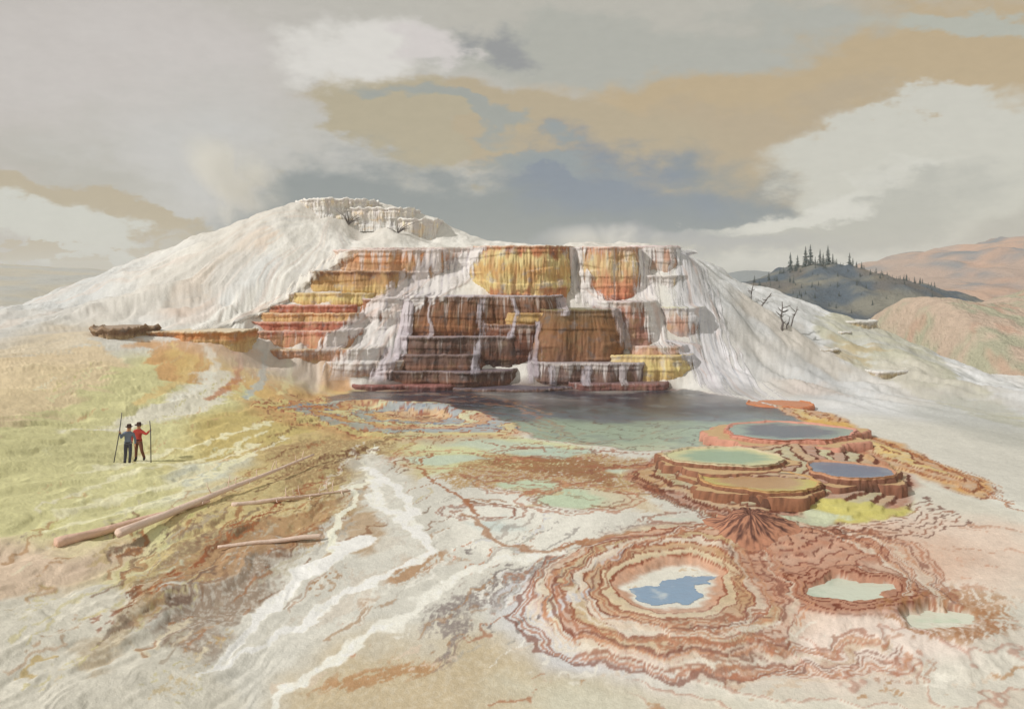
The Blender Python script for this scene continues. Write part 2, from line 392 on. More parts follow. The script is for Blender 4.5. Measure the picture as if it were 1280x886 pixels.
zone((205, 208, 192), [(200, 600), (250, 580), (320, 575), (300, 595), (240, 610)], .5, .9)
zone((205, 208, 192), [(140, 640), (220, 618), (300, 600), (220, 640)], .5, .7)
# centre flows
zone((208, 206, 198), [(440, 575), (500, 570), (560, 640), (650, 690), (600, 760), (470, 860), (440, 1000), (250, 1000), (320, 790), (410, 700), (440, 640)], .9, .97)
zone((178, 140, 90), [(420, 640), (470, 600), (470, 650), (520, 690), (430, 700), (400, 720)], .6, .7, 'hill')
zone((178, 128, 74), [(350, 770), (430, 715), (520, 700), (560, 700), (470, 750), (400, 790)], .5, .8, 'dry')
zone((196, 176, 138), [(300, 1000), (360, 850), (450, 800), (560, 790), (740, 800), (800, 850), (900, 900), (900, 1000)], 1.0, .85, tex=.4)
zone((180, 124, 66), [(380, 860), (480, 810), (560, 800), (520, 840), (440, 870)], .4, .7, 'dry')
zone((214, 214, 198), [(640, 840), (760, 850), (1000, 870), (1300, 840), (1300, 1000), (640, 1000)], 1.0, .7)
# middle
zone((205, 208, 160), [(500, 552), (560, 540), (640, 545), (740, 560), (700, 580), (600, 590), (540, 590)], .8)
zone((184, 200, 190), [(470, 530), (560, 540), (700, 560), (690, 575), (600, 560), (500, 550)], .6, .7)
zone((184, 150, 98), [(560, 590), (620, 565), (700, 562), (800, 574), (830, 600), (800, 640), (700, 636), (640, 615), (570, 612)], .7, .95, 'dry', tex=.9)
zone((150, 100, 56), [(600, 575), (700, 568), (790, 584), (780, 610), (700, 590), (620, 585)], .5, .8, 'dry')
zone((226, 224, 216), [(560, 645), (620, 618), (690, 632), (770, 645), (770, 664), (700, 672), (640, 700), (575, 684)], .6)
zone((190, 208, 180), ell(655, 606, 46, 9), .3, .95); zone((190, 208, 180), ell(722, 624, 52, 12), .3, .95)
zone((190, 206, 188), ell(560, 574, 58, 7), .3, .9); zone((196, 208, 190), ell(800, 590, 44, 5), .3, .9); zone((180, 200, 186), ell(690, 566, 58, 5), .3, .9); zone((200, 208, 196), ell(850, 648, 36, 5), .3, .8)
zone((188, 204, 204), [(590, 655), (640, 648), (660, 664), (610, 668)], .4, .7)
zone((210, 196, 170), [(720, 610), (800, 620), (830, 640), (760, 640)], .4, .8)
# right
zone((226, 226, 218), [(1065, 556), (1110, 562), (1180, 590), (1300, 640), (1300, 670), (1180, 640), (1150, 612), (1110, 584)], .6, .95)
zone((208, 204, 192), [(1140, 600), (1300, 650), (1300, 900), (1150, 850), (1130, 700), (1080, 660)], 1.2, .9)
zone((224, 200, 184), [(1010, 655), (1160, 640), (1300, 650), (1300, 760), (1180, 740), (1120, 720), (1060, 690)], 1.2, .85)
zone((228, 210, 200), [(960, 790), (1100, 770), (1230, 740), (1200, 830), (1060, 860), (940, 840)], .8, .9)
zone((176, 126, 76), [(1110, 740), (1200, 740), (1290, 760), (1240, 810), (1150, 812), (1110, 780)], .6, .75, 'dry')
zone((208, 208, 212), [(610, 740), (700, 720), (770, 780), (860, 828), (800, 850), (690, 830), (620, 790)], .7, .95)
zone((142, 130, 128), [(530, 775), (600, 725), (700, 685), (800, 664), (900, 650), (880, 668), (780, 685), (700, 715), (660, 740), (590, 770), (540, 820)], .7, .9, 'dry', tex=1.0)
zone((204, 164, 138), [(850, 655), (930, 642), (1120, 664), (1160, 695), (1130, 760), (1010, 795), (880, 806), (760, 800), (720, 745), (760, 690)], .8, .6)
zone((206, 172, 150), [(1080, 660), (1180, 672), (1230, 700), (1200, 730), (1120, 720)], .8, .6)
# threads of water and edges of deposit
stroke((236, 232, 214), [(470, 556), (455, 575), (463, 600), (440, 612), (450, 626), (425, 642), (415, 665), (420, 690)], .14, .05)
stroke((214, 212, 204), [(462, 570), (486, 602), (500, 640), (500, 690), (440, 735), (370, 790), (300, 840)], .5, .4, .8)
stroke((242, 240, 234), [(455, 580), (482, 602), (512, 626), (518, 642), (498, 652), (528, 668), (538, 690), (480, 718), (432, 738), (400, 765), (370, 782)], .15, .1); stroke((242, 240, 234), [(380, 776), (340, 800), (300, 822), (250, 850)], .05, .1)
stroke((244, 242, 236), [(455, 676), (420, 696), (380, 712)], .28, .15); stroke((242, 240, 234), [(380, 712), (350, 745), (322, 775)], .15, .12); stroke((242, 240, 234), [(330, 768), (296, 808), (270, 840)], .06, .1)
stroke((236, 235, 228), [(700, 690), (622, 702), (560, 725), (512, 765), (470, 790)], .18, .15, .9); stroke((236, 235, 228), [(480, 785), (430, 815), (380, 850), (340, 880)], .07, .12, .9)
stroke((240, 238, 230), [(468, 600), (470, 630), (500, 640), (520, 655)], .2, .15)
stroke((166, 104, 60), [(538, 566), (522, 582), (545, 604), (580, 625), (600, 644)], .07, .06, .9)
stroke((170, 118, 76), [(575, 640), (630, 682), (690, 690), (780, 668)], .09, .08, .8)
for o in range(4):
    stroke((236, 232, 196), [(60 + o * 15, 664 - o * 24), (150 + o * 20, 640 - o * 26), (215 + o * 12, 622 - o * 22), (250 + o * 20, 600 - o * 20), (310 + o * 10, 570 - o * 14)], .09 + .05 * (o % 2), .15, .8, 1.4)
for o in range(5):
    stroke([(226, 196, 128), (240, 236, 224), (196, 120, 66), (176, 190, 196), (240, 226, 160)][o], [(215 + o * 38, 432), (240 + o * 30, 452), (225 + o * 34, 478), (170 + o * 45, 505 - o * 3)], .16, .2, .75, 1.2)
for o in range(7):
    stroke([(150, 84, 44), (130, 84, 50), (176, 110, 60)][o % 3], [(120 + o * 34, 790 - o * 24), (180 + o * 36, 742 - o * 24), (240 + o * 34, 705 - o * 22)], .10 + .03 * (o % 3), .12, .75, 1.6, .5)
for o in range(6):
    stroke((120, 74, 44), [(330 + o * 22, 600 - o * 6), (385 + o * 22, 578 - o * 5), (430 + o * 18, 566 - o * 4)], .07, .08, .7, 1.6, .5)


rs0 = random.Random(11); _keep = LINES; LINES = []
HL = lambda f: ((60, -38) if f < .8 else (60, -22))
for (x0, x1, y0, y1), num, cols, dr in (
        ((250, 520, 545, 690), 70, [(140, 92, 54), (166, 112, 66), (128, 96, 60), (196, 176, 110), (120, 84, 52)], (60, -30)),
        ((0, 240, 660, 880), 60, [(200, 176, 120), (182, 140, 96), (224, 212, 186), (176, 160, 140), (206, 196, 140)], (60, -40)),
        ((120, 360, 660, 820), 70, [(140, 104, 76), (166, 112, 66), (190, 182, 160), (120, 92, 76)], (60, -46)),
        ((30, 300, 480, 660), 40, [(222, 220, 172), (196, 190, 120), (228, 222, 196), (190, 172, 110), (204, 168, 120)], (60, -30)),
        ((380, 640, 600, 840), 50, [(170, 128, 84), (230, 228, 220), (176, 172, 164), (186, 116, 70), (236, 234, 228)], (60, -42)),
        ((560, 820, 570, 636), 40, [(140, 92, 54), (166, 112, 66), (200, 176, 130)], (60, 3)),
        ((340, 1250, 800, 885), 40, [(190, 150, 110), (214, 196, 176), (230, 226, 216), (176, 120, 84)], (60, -14)),
        ((1020, 1270, 640, 760), 30, [(206, 160, 134), (224, 206, 190), (190, 140, 110)], (60, 8)),
        ((560, 760, 670, 800), 36, [(120, 108, 108), (206, 206, 212), (176, 128, 100), (150, 132, 124)], (60, -36))):
    for i in range(num):
        ax, ay = rs0.uniform(x0, x1), rs0.uniform(y0, y1); l = rs0.uniform(.25, 1.1); k = rs0.uniform(.7, 1.3)
        stroke(rs0.choice(cols), [(ax, ay), (ax + dr[0] * l * .5, ay + dr[1] * l * .5 * k), (ax + dr[0] * l, ay + dr[1] * l * k * 1.1)], rs0.uniform(.015, .07), .06, rs0.uniform(.5, .9), 1.3, .5 if rs0.random() < .6 else 0)


_rand = LINES; _thr = _keep; LINES = []
rs1 = random.Random(21)
RUST = [(160, 98, 68), (180, 114, 80), (136, 80, 60), (194, 136, 98), (214, 196, 176), (220, 210, 196)]
for k in range(15):                      # flowing bands round the ringed pool and away from the vent
    j = lambda a: rs1.uniform(-a, a)
    stroke(RUST[k % 6], [(932 - 2 * k, 650 + j(2)), (880 - 5 * k + j(4), 662 + k * .8), (812 - 8 * k, 682 + j(4)), (762 - 8 * k, 712 + 2 * k), (752 - 8 * k, 745 + 2 * k), (775 - 7 * k, 782 + 2.5 * k), (838 + j(10), 797 + 4 * k), (900 + j(10), 795 + 4.2 * k), (950 + 4 * k, 775 + 4.5 * k)], rs1.uniform(.008, .035), .045, .8, .9)
for k in range(13):
    stroke(RUST[(k * 5) % 6], [(944 + 2 * k, 650), (985 + 8 * k, 655 + k * .6), (1040 + 9 * k, 670 + k), (1090 + 7 * k, 690 + k * 2 + j(3)), (1125 + 6 * k, 718 + 3 * k), (1130 + 6 * k, 750 + 3 * k + j(4))], rs1.uniform(.008, .03), .045, .75, 1.0)
for k in range(10):
    stroke(RUST[(k * 7) % 5], [(928 + 2 * k, 655), (912 + 5 * k, 680), (905 + 8 * k + j(4), 705), (925 + 8 * k, 735), (930 + 9 * k, 765 + j(4)), (915 + 10 * k, 790)], rs1.uniform(.008, .03), .045, .75, 1.1)
for k in range(9):
    stroke(RUST[(k * 3) % 5], [(820 + 12 * k + j(5), 812 + 5 * k), (900 + 14 * k, 806 + 6 * k), (990 + 12 * k, 812 + 5 * k), (1080 + 10 * k, 800 + 5 * k)], rs1.uniform(.015, .04), .05, .7, 1.2)
for k in range(12):                      # rims across the shallows
    a0 = 640 + j(60) + 30 * (k % 4)
    y0 = 538 + 6 * k
    stroke(RUST[(k * 5) % 5], [(a0 - 90, y0 + 4), (a0 - 50, y0 + 10 + j(3)), (a0, y0 + 8), (a0 + 60, y0 + 12 + j(3)), (a0 + 120, y0 + 2), (a0 + 150, y0 - 5)], rs1.uniform(.03, .07), .06, .75, 1.3)
for k in range(14):
    stroke([(150, 78, 48), (176, 104, 60), (206, 140, 70), (120, 136, 160)][k % 4], [(330 + 6 * k, 506 + j(4) + k), (410 + 5 * k, 496 + 2.6 * k), (520 + 4 * k, 494 + 3.4 * k), (610 + 5 * k, 503 + 3 * k + j(2)), (680 + 4 * k, 520 + 2.6 * k)], rs1.uniform(.03, .09), .06, .8, 1.6)
for k in range(9):
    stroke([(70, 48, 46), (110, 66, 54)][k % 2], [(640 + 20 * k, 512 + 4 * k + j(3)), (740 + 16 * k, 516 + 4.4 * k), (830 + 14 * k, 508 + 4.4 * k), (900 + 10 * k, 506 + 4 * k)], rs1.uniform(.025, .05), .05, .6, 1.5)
for k in range(8):
    stroke([(150, 84, 50), (190, 120, 60)][k % 2], [(1000 + 12 * k, 522 + 3 * k), (1055 + 12 * k, 536 + 4 * k), (1110 + 12 * k, 558 + 5 * k), (1170 + 10 * k, 578 + 6 * k), (1240 + 6 * k, 602 + 6 * k)], .03, .05, .8, 1.3)
for k in range(7):
    stroke([(112, 62, 44), (150, 90, 60)][k % 2], [(790 + 5 * k, 600 + 4 * k), (850 + 5 * k, 626 + 3 * k), (930, 640 + 3 * k), (1040, 648 + 4 * k), (1120 + 6 * k, 640 + 5 * k), (1160 + 9 * k, 622 + 5 * k)], .03, .05, .8, 1.2)
for ex, ey, ea, eb in ((655, 606, 48, 9), (724, 625, 54, 12), (560, 574, 60, 8), (800, 590, 46, 6), (690, 566, 60, 6), (600, 640, 40, 7), (850, 648, 40, 6), (470, 530, 60, 6), (560, 520, 50, 5), (400, 515, 45, 5)):
    for q_ in (1.0, 1.18, 1.42):
        e = ell(ex + j(4), ey, ea * q_, eb * q_, 16); cut = rs1.randrange(16); e = e[cut:] + e[:cut + 1]
        stroke(RUST[rs1.randrange(4)], e[:rs1.choice((12, 14, 17))], rs1.uniform(.015, .05), .05, .7, 1.0)
LINES = LINES[:0] + _rand + LINES + _thr
LATE = [(lin((206, 198, 104)), plan([(1020, 628), (1070, 634), (1135, 630), (1140, 642), (1070, 655), (1000, 650)]), .2),
        (lin((196, 204, 176)), plan([(970, 644), (1020, 640), (1060, 648), (1030, 660), (985, 658)]), .15),
        (lin((216, 172, 84)), plan([(1000, 524), (1060, 526), (1075, 545), (1040, 546)]), .3)]
def paint(S):
    x, y = S.x, S.y
    c = np.empty(x.shape + (3,)); c[:] = lin((210, 208, 200))
    top = ss(y, 58, 66); c += (lin((224, 222, 218)) - c) * top[..., None]; c += (lin((212, 214, 218)) - c) * (ss(x, 12, 18) * ss(y, 50, 60))[..., None]  # right slope cooler: its shade is put into the colour
    wet = np.zeros(x.shape)
    dry = fbm(S.al * 1.2, S.ac * 4.5, 4, 131) + fbm(x * 7, y * 5, 2, 139) * .5
    hill = fbm(S.al * .28, S.ac * 1.7, 4, 151)
    fall = S.rad2 * S.mound + fbm(x * 1.0, y * .25, 4, 161) * (1 - S.mound); cross = fbm(x * .3, y * 1.5, 4, 171)
    fx, fy = at(240, 425); th = np.arctan2(x - fx, -(y - fy) + 4); fanb = fbm(th * 9 + S.n_md * .6, np.hypot(x - fx, y - fy) * .08, 4, 181)
    B = dict(dry=dry, hill=hill, fall=fall, cross=cross, fan=fanb)
    sp = fbm(x * 5, y * 5, 3, 201, .7)
    def lay(m, col_):
        nonlocal c
        c += (np.asarray(col_) - c) * np.clip(m, 0, 1)[..., None]
    for cl, P, soft, cover, brush, warp, tex, nf in ZONES:
        lo = P.min(0) - 6; hi = P.max(0) + 6
        b = (x > lo[0]) & (x < hi[0]) & (y > lo[1]) & (y < hi[1])
        if not b.any(): continue
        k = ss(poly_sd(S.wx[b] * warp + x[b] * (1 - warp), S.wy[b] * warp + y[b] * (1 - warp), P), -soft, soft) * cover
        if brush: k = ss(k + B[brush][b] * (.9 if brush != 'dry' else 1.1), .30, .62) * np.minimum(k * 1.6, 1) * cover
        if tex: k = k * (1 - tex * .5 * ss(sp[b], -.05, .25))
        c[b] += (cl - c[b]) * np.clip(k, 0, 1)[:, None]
    # stepped fields: flat treads tinted level by level, dark stained risers
    def treads(key, pal, riser, cover=1.0, rc=.85, lo=.80, every=1):
        mk, k, f, d = S.S[key]
        pal = np.array([lin(p) for p in pal]); tc_ = pal[(k.astype(int)) % len(pal)]
        tc_ = tc_ * (0.92 + .16 * ss(f, 0, .8))[..., None]
        m = (mk * cover * (.8 + .4 * S.n_hi))[..., None]; m = np.clip(m, 0, 1)
        c[...] = c + (tc_ - c) * m
        e = ss(f, lo, lo + .08) * (1 - ss(f, .97, 1.0)) * rc * ss(mk, .3, .7) * ss(S.n_md + .35 * ((k.astype(int) * 7) % 3), -.6, -.2)
        lay(e, lin(riser))
    treads('left_steps', [(200, 150, 96), (206, 186, 120), (150, 160, 168), (196, 140, 84), (205, 200, 150), (140, 152, 164), (206, 160, 100)], (150, 72, 44), .9, .9, .84)
    treads('shelf', [(206, 150, 66), (196, 140, 80), (214, 176, 84), (190, 146, 104)], (150, 84, 44), .95, .9, .72)
    treads('platform', [(178, 120, 92), (196, 156, 110), (190, 176, 132), (186, 140, 112), (198, 190, 140)], (112, 58, 38), .95, .95, .66)
    mk, k, f, d = S.S['platform']
    treads('fan', [(190, 136, 108), (200, 150, 124), (184, 126, 98), (196, 142, 112)], (124, 56, 36), 1.0, .8, .78)
    lay(S.S['fan'][0] * ss(1.6 - S.S['fan'][3], 0, 1.2) * .8, lin((112, 68, 56)))
    treads('rings', [(204, 150, 116), (214, 196, 158), (196, 156, 110), (222, 208, 190), (198, 170, 120), (206, 160, 130), (214, 200, 170)], (150, 78, 46), .92, .9, .76)
    mk, k, f, d = S.S['rings']
    lay(mk * ss(-d, -.12, .15), lin((226, 224, 214))); lay(mk * ss(-d, .1, .3) * ss(S.n_md + .6 * S.n_hi, .12, .2) * .7, lin((206, 176, 136)))
    treads('wash', [(222, 204, 192), (226, 214, 204), (214, 190, 174), (220, 212, 206)], (176, 108, 80), .35, .55, .86)
    mk, k, f, d = S.S['pool_ring']
    lay(mk * (1 - ss(d, 1.0, 1.6)), lin((186, 134, 108))); lay(mk * ss(f, .6, .8) * (1 - ss(d, 1.0, 1.4)) * ss(d, 0, .1), lin((130, 66, 42)))
    lay(ss(-d, -.03, .12), lin((214, 216, 204)))
    mk, k, f, d = S.S['pool_pale']
    lay(mk * ss(dry, -.1, .2) * .8, lin((170, 116, 68))); lay(ss(-d, -.1, .2), lin((220, 220, 206)))
    # lake: shadow and reflection painted dark by the terrace foot, green where it shallows
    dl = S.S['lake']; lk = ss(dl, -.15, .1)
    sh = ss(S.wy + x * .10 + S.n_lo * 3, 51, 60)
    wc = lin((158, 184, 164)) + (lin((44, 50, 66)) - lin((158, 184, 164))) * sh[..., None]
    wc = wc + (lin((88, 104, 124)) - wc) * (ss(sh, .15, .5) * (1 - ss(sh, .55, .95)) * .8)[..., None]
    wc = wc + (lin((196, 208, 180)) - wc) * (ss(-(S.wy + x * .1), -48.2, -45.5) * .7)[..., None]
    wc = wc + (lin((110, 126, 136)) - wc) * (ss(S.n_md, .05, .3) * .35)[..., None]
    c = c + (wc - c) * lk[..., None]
    fr = np.abs(((dl + S.n_md * 1.2) / 1.9) % 1 - .5); lay(lk * (1 - ss(fr, .02, .05)) * .7 * ss(S.n_hi + .25, 0, .2), lin((84, 52, 46)))
    lay(ss(.3 - np.abs(dl), 0, .3) * .35 * ss(S.n_md + .1, -.2, .1), lin((140, 84, 58)))
    for cl, P, width, soft, cover, warp, brk in LINES:
        lo = P.min(0) - 1.6; hi = P.max(0) + 1.6
        b = (x > lo[0]) & (x < hi[0]) & (y > lo[1]) & (y < hi[1])
        if not b.any(): continue
        qx = x[b] + (S.sx[b] - x[b]) * warp; qy = y[b] + (S.sy[b] - y[b]) * warp
        ww = width * (1 + 1.4 * S.n_md[b])
        k = 1 - ss(line_d(qx, qy, P), ww, ww + soft)
        if brk: k = k * ss(dry[b], -.1, .15)
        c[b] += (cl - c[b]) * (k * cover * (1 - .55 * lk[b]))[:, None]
    for cl, P, soft in LATE:
        k = ss(poly_sd(S.sx, S.sy, P) + .5 * S.n_md, -soft, soft); c += (cl - c) * (k * .92)[..., None]
    wet = np.maximum(wet, lk)
    # uneven tone everywhere, greyer in the gullies of mound and right slope
    t = 1 + .10 * S.n_hi + .08 * S.n_md + .12 * sp * (1 - lk)
    c = c * t[..., None]
    st_ = (S.mound * ss(S.rad2, .05, .3))[..., None]; c = c + (lin((214, 196, 186)) - c) * st_ * .5
    st_ = (S.mound * ss(-S.rad, .0, .25))[..., None]; c = c + (lin((200, 200, 200)) - c) * st_ * .5
    st_ = (S.rsl * ss(-S.rdr, .0, .25))[..., None]; c = c + (lin((184, 186, 186)) - c) * st_ * .6
    vt = ss(fbm(x * .09, y * .09, 3, 401), -.1, .25) * top * .55; lay(vt, lin((204, 198, 190)))
    rock = ss(S.n_md + S.n_hi * .6, .15, .4) * top
    lay(rock * .22, lin((176, 168, 160)))
    c = c + (c.mean(-1, keepdims=True) - c) * .13
    return np.clip(c * ALB, 0, .86), wet


ALB = 1.06
# ------------------------------------------------------------------ mesh + materials
def tag(o, label=None, cat=None, group=None, kind=None):
    if label: o['label'] = label
    if cat: o['category'] = cat
    if group: o['group'] = group
    if kind: o['kind'] = kind
    return o


def empty(name, loc, **kw):
    o = bpy.data.objects.new(name, None); COL.objects.link(o); o.location = loc; o.empty_display_size = .3
    return tag(o, **kw)


def mesh_obj(name, V, Fq, m, colr=None, wet=None, parent=None, smooth=True):
    V = np.asarray(V, np.float32).reshape(-1, 3); Fq = np.asarray(Fq, np.int32)
    me = bpy.data.meshes.new(name); nv, nf, k = len(V), len(Fq), Fq.shape[1]
    me.vertices.add(nv); me.vertices.foreach_set('co', V.ravel())
    me.loops.add(nf * k); me.loops.foreach_set('vertex_index', Fq.ravel())
    me.polygons.add(nf); me.polygons.foreach_set('loop_start', np.arange(0, nf * k, k, dtype=np.int32))
    me.polygons.foreach_set('loop_total', np.full(nf, k, np.int32))
    me.polygons.foreach_set('use_smooth', np.full(nf, smooth))
    me.update(calc_edges=True); me.validate()
    if colr is not None:
        a = me.color_attributes.new('Col', 'FLOAT_COLOR', 'POINT')
        cc = np.ones((nv, 4), np.float32); cc[:, :3] = np.asarray(colr).reshape(-1, 3); a.data.foreach_set('color', cc.ravel())
    if wet is not None:
        a = me.attributes.new('wet', 'FLOAT', 'POINT'); a.data.foreach_set('value', np.asarray(wet, np.float32).ravel())
    me.materials.append(m)
    o = bpy.data.objects.new(name, me); COL.objects.link(o)
    if parent: o.parent = parent; o.matrix_parent_inverse = parent.matrix_world.inverted() if False else o.matrix_parent_inverse
    return o


def grid_faces(n, m, wrap=False):
    i = np.arange(n - 1)[:, None]; j = np.arange(m if wrap else m - 1)[None, :]
    j2 = (j + 1) % m
    return np.stack([i * m + j, i * m + j2, (i + 1) * m + j2, (i + 1) * m + j], -1).reshape(-1, 4)


def mat(name, colr=None, rough=.9, bump=.4, bscale=6, var=.12, vscale=3, wetrough=.2, spec=.3, grit=0.0):
    m = bpy.data.materials.new(name); m.use_nodes = True; g = NT(m.node_tree)
    bs = g.n['Principled BSDF']; bs.inputs['Specular IOR Level'].default_value = spec
    tc_ = g.n.new('ShaderNodeTexCoord').outputs['Object']
    if colr is None:
        at_ = g.n.new('ShaderNodeAttribute'); at_.attribute_name = 'Col'; c = at_.outputs['Color']
    else: c = tuple(lin(colr) * ALB) + (1,)
    nz = g.noise(tc_, vscale, 6, .65)
    v = g.m('ADD', 1 - var, g.m('MULTIPLY', nz, 2 * var))
    if grit:
        n5 = g.noise(tc_, vscale * 9, 3, .7); v = g.m('MULTIPLY', v, g.m('ADD', 1 - grit, g.m('MULTIPLY', n5, 2 * grit)))
    cv = g.n.new('ShaderNodeCombineXYZ')
    for i in range(3): g.set(cv.inputs[i], v)
    g.set(bs.inputs['Base Color'], g.mix(1.0, c, cv.outputs[0], 'MULTIPLY'))
    if colr is None:
        wa = g.n.new('ShaderNodeAttribute'); wa.attribute_name = 'wet'
        g.set(bs.inputs['Roughness'], g.m('ADD', rough, g.m('MULTIPLY', wa.outputs['Fac'], wetrough - rough)))
    else: bs.inputs['Roughness'].default_value = rough
    if bump:
        b = g.n.new('ShaderNodeBump'); b.inputs['Strength'].default_value = bump; b.inputs['Distance'].default_value = .6 / bscale
        h = g.m('ADD', g.noise(tc_, bscale, 8, .65), g.m('MULTIPLY', g.noise(tc_, bscale * 5, 4, .7), .35))
        g.set(b.inputs['Height'], h); g.l.new(b.outputs[0], bs.inputs['Normal'])
    return m


M_ground = mat('travertine_ground', bump=.5, bscale=6, var=.09, vscale=2.5, wetrough=.25, grit=.16)
M_tier = mat('travertine_flowstone', bump=.5, bscale=5, var=.14, vscale=2.2, wetrough=.3, spec=.4, grit=.1)
M_fall = mat('white_flowstone', bump=.5, bscale=4, var=.07, vscale=2, wetrough=.3, spec=.5, grit=.05)
M_hill = mat('far_hill', bump=.8, bscale=.15, var=.25, vscale=.05, grit=.2)
M_water = mat('pool_water', bump=.16, bscale=2.6, var=.08, vscale=.8, wetrough=.22, spec=.35)

# ------------------------------------------------------------------ ground sheet
us = np.tan(np.radians(np.linspace(-41, 41, 1500)))
rows = np.linspace(1240, 475, 640); Yn = 10.2 * F / (rows - HZ); Yn = Yn[Yn < 76]
Yr = np.concatenate([[6, 9], Yn, np.linspace(Yn[-1], 98, 180)[1:], np.linspace(98, 150, 30)[1:]])
GY = np.repeat(Yr[:, None], len(us), 1); GX = GY * us[None, :]
S = Surf(GX, GY); C, Wt = paint(S)
ground = mesh_obj('ground', np.stack([GX, GY, S.z], -1), grid_faces(*GX.shape)[:, ::1], M_ground, C, Wt * .0)
tag(ground, kind='structure')
del S, C, Wt

# far ground reaching the horizon
n = 60; a = np.linspace(0, 2 * math.pi, n, endpoint=False); rr = np.array([0, 90, 300, 900, 2000, 3100.])
Vv = np.stack([np.outer(rr, np.cos(a)), np.outer(rr, np.sin(a)), np.full((len(rr), n), -32.)], -1)
far = mesh_obj('valley_floor', Vv, grid_faces(len(rr), n, True), mat('valley_grass', (150, 150, 120), bump=0, var=.3, vscale=.01)); tag(far, kind='structure')


def gz(x, y): return float(Surf(np.array([x]), np.array([y])).z[0])
def on(px, py): x, y = at(px, py); return np.array((x, y, gz(x, y)))

# ------------------------------------------------------------------ lake and pools of water
def water(name, key, z, step, wcol=None, expand=0.0):
    P = OUT[key]; lo = P.min(0) - .8; hi = P.max(0) + .8
    nx = int((hi[0] - lo[0]) / step) + 2; ny = int((hi[1] - lo[1]) / (step * 1.6)) + 2
    X, Y = np.meshgrid(np.linspace(lo[0], hi[0], nx), np.linspace(lo[1], hi[1], ny))
    S = Surf(X, Y)
    if key == 'lake': d = S.S['lake']
    else: d = poly_sd(S.sx, S.sy, P)
    if wcol is None: c, _ = paint(S)
    else:
        c = np.empty(X.shape + (3,)); c[:] = lin(wcol[0]); c += (lin(wcol[1]) - c) * ss(S.n_md + S.n_hi * .5 + d * .12, .0, .5)[..., None]
        c *= ALB
    Fq = grid_faces(ny, nx); inside = (d > -.12 - expand).ravel(); Fq = Fq[inside[Fq].all(1)]
    used = np.unique(Fq); mp = np.zeros(X.size, int); mp[used] = np.arange(len(used))
    V = np.stack([X, Y, np.full(X.shape, z)], -1).reshape(-1, 3)[used]
    o = mesh_obj(name, V, mp[Fq], M_water, c.reshape(-1, 3)[used], np.ones(len(used)))
    return tag(o, kind='structure')

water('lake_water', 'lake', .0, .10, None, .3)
water('pool_water', 'pool_blue_water', LV['pool_blue'] + .012, .03, ((132, 160, 190), (200, 210, 214)))
water('pool_water', 'pool_ring', LV['pool_ring'] + .02, .03, ((206, 214, 200), (176, 192, 176)), .12)
water('pool_water', 'pool_pale', LV['pool_pale'] + .015, .04, ((216, 220, 206), (196, 210, 190)), -.1)

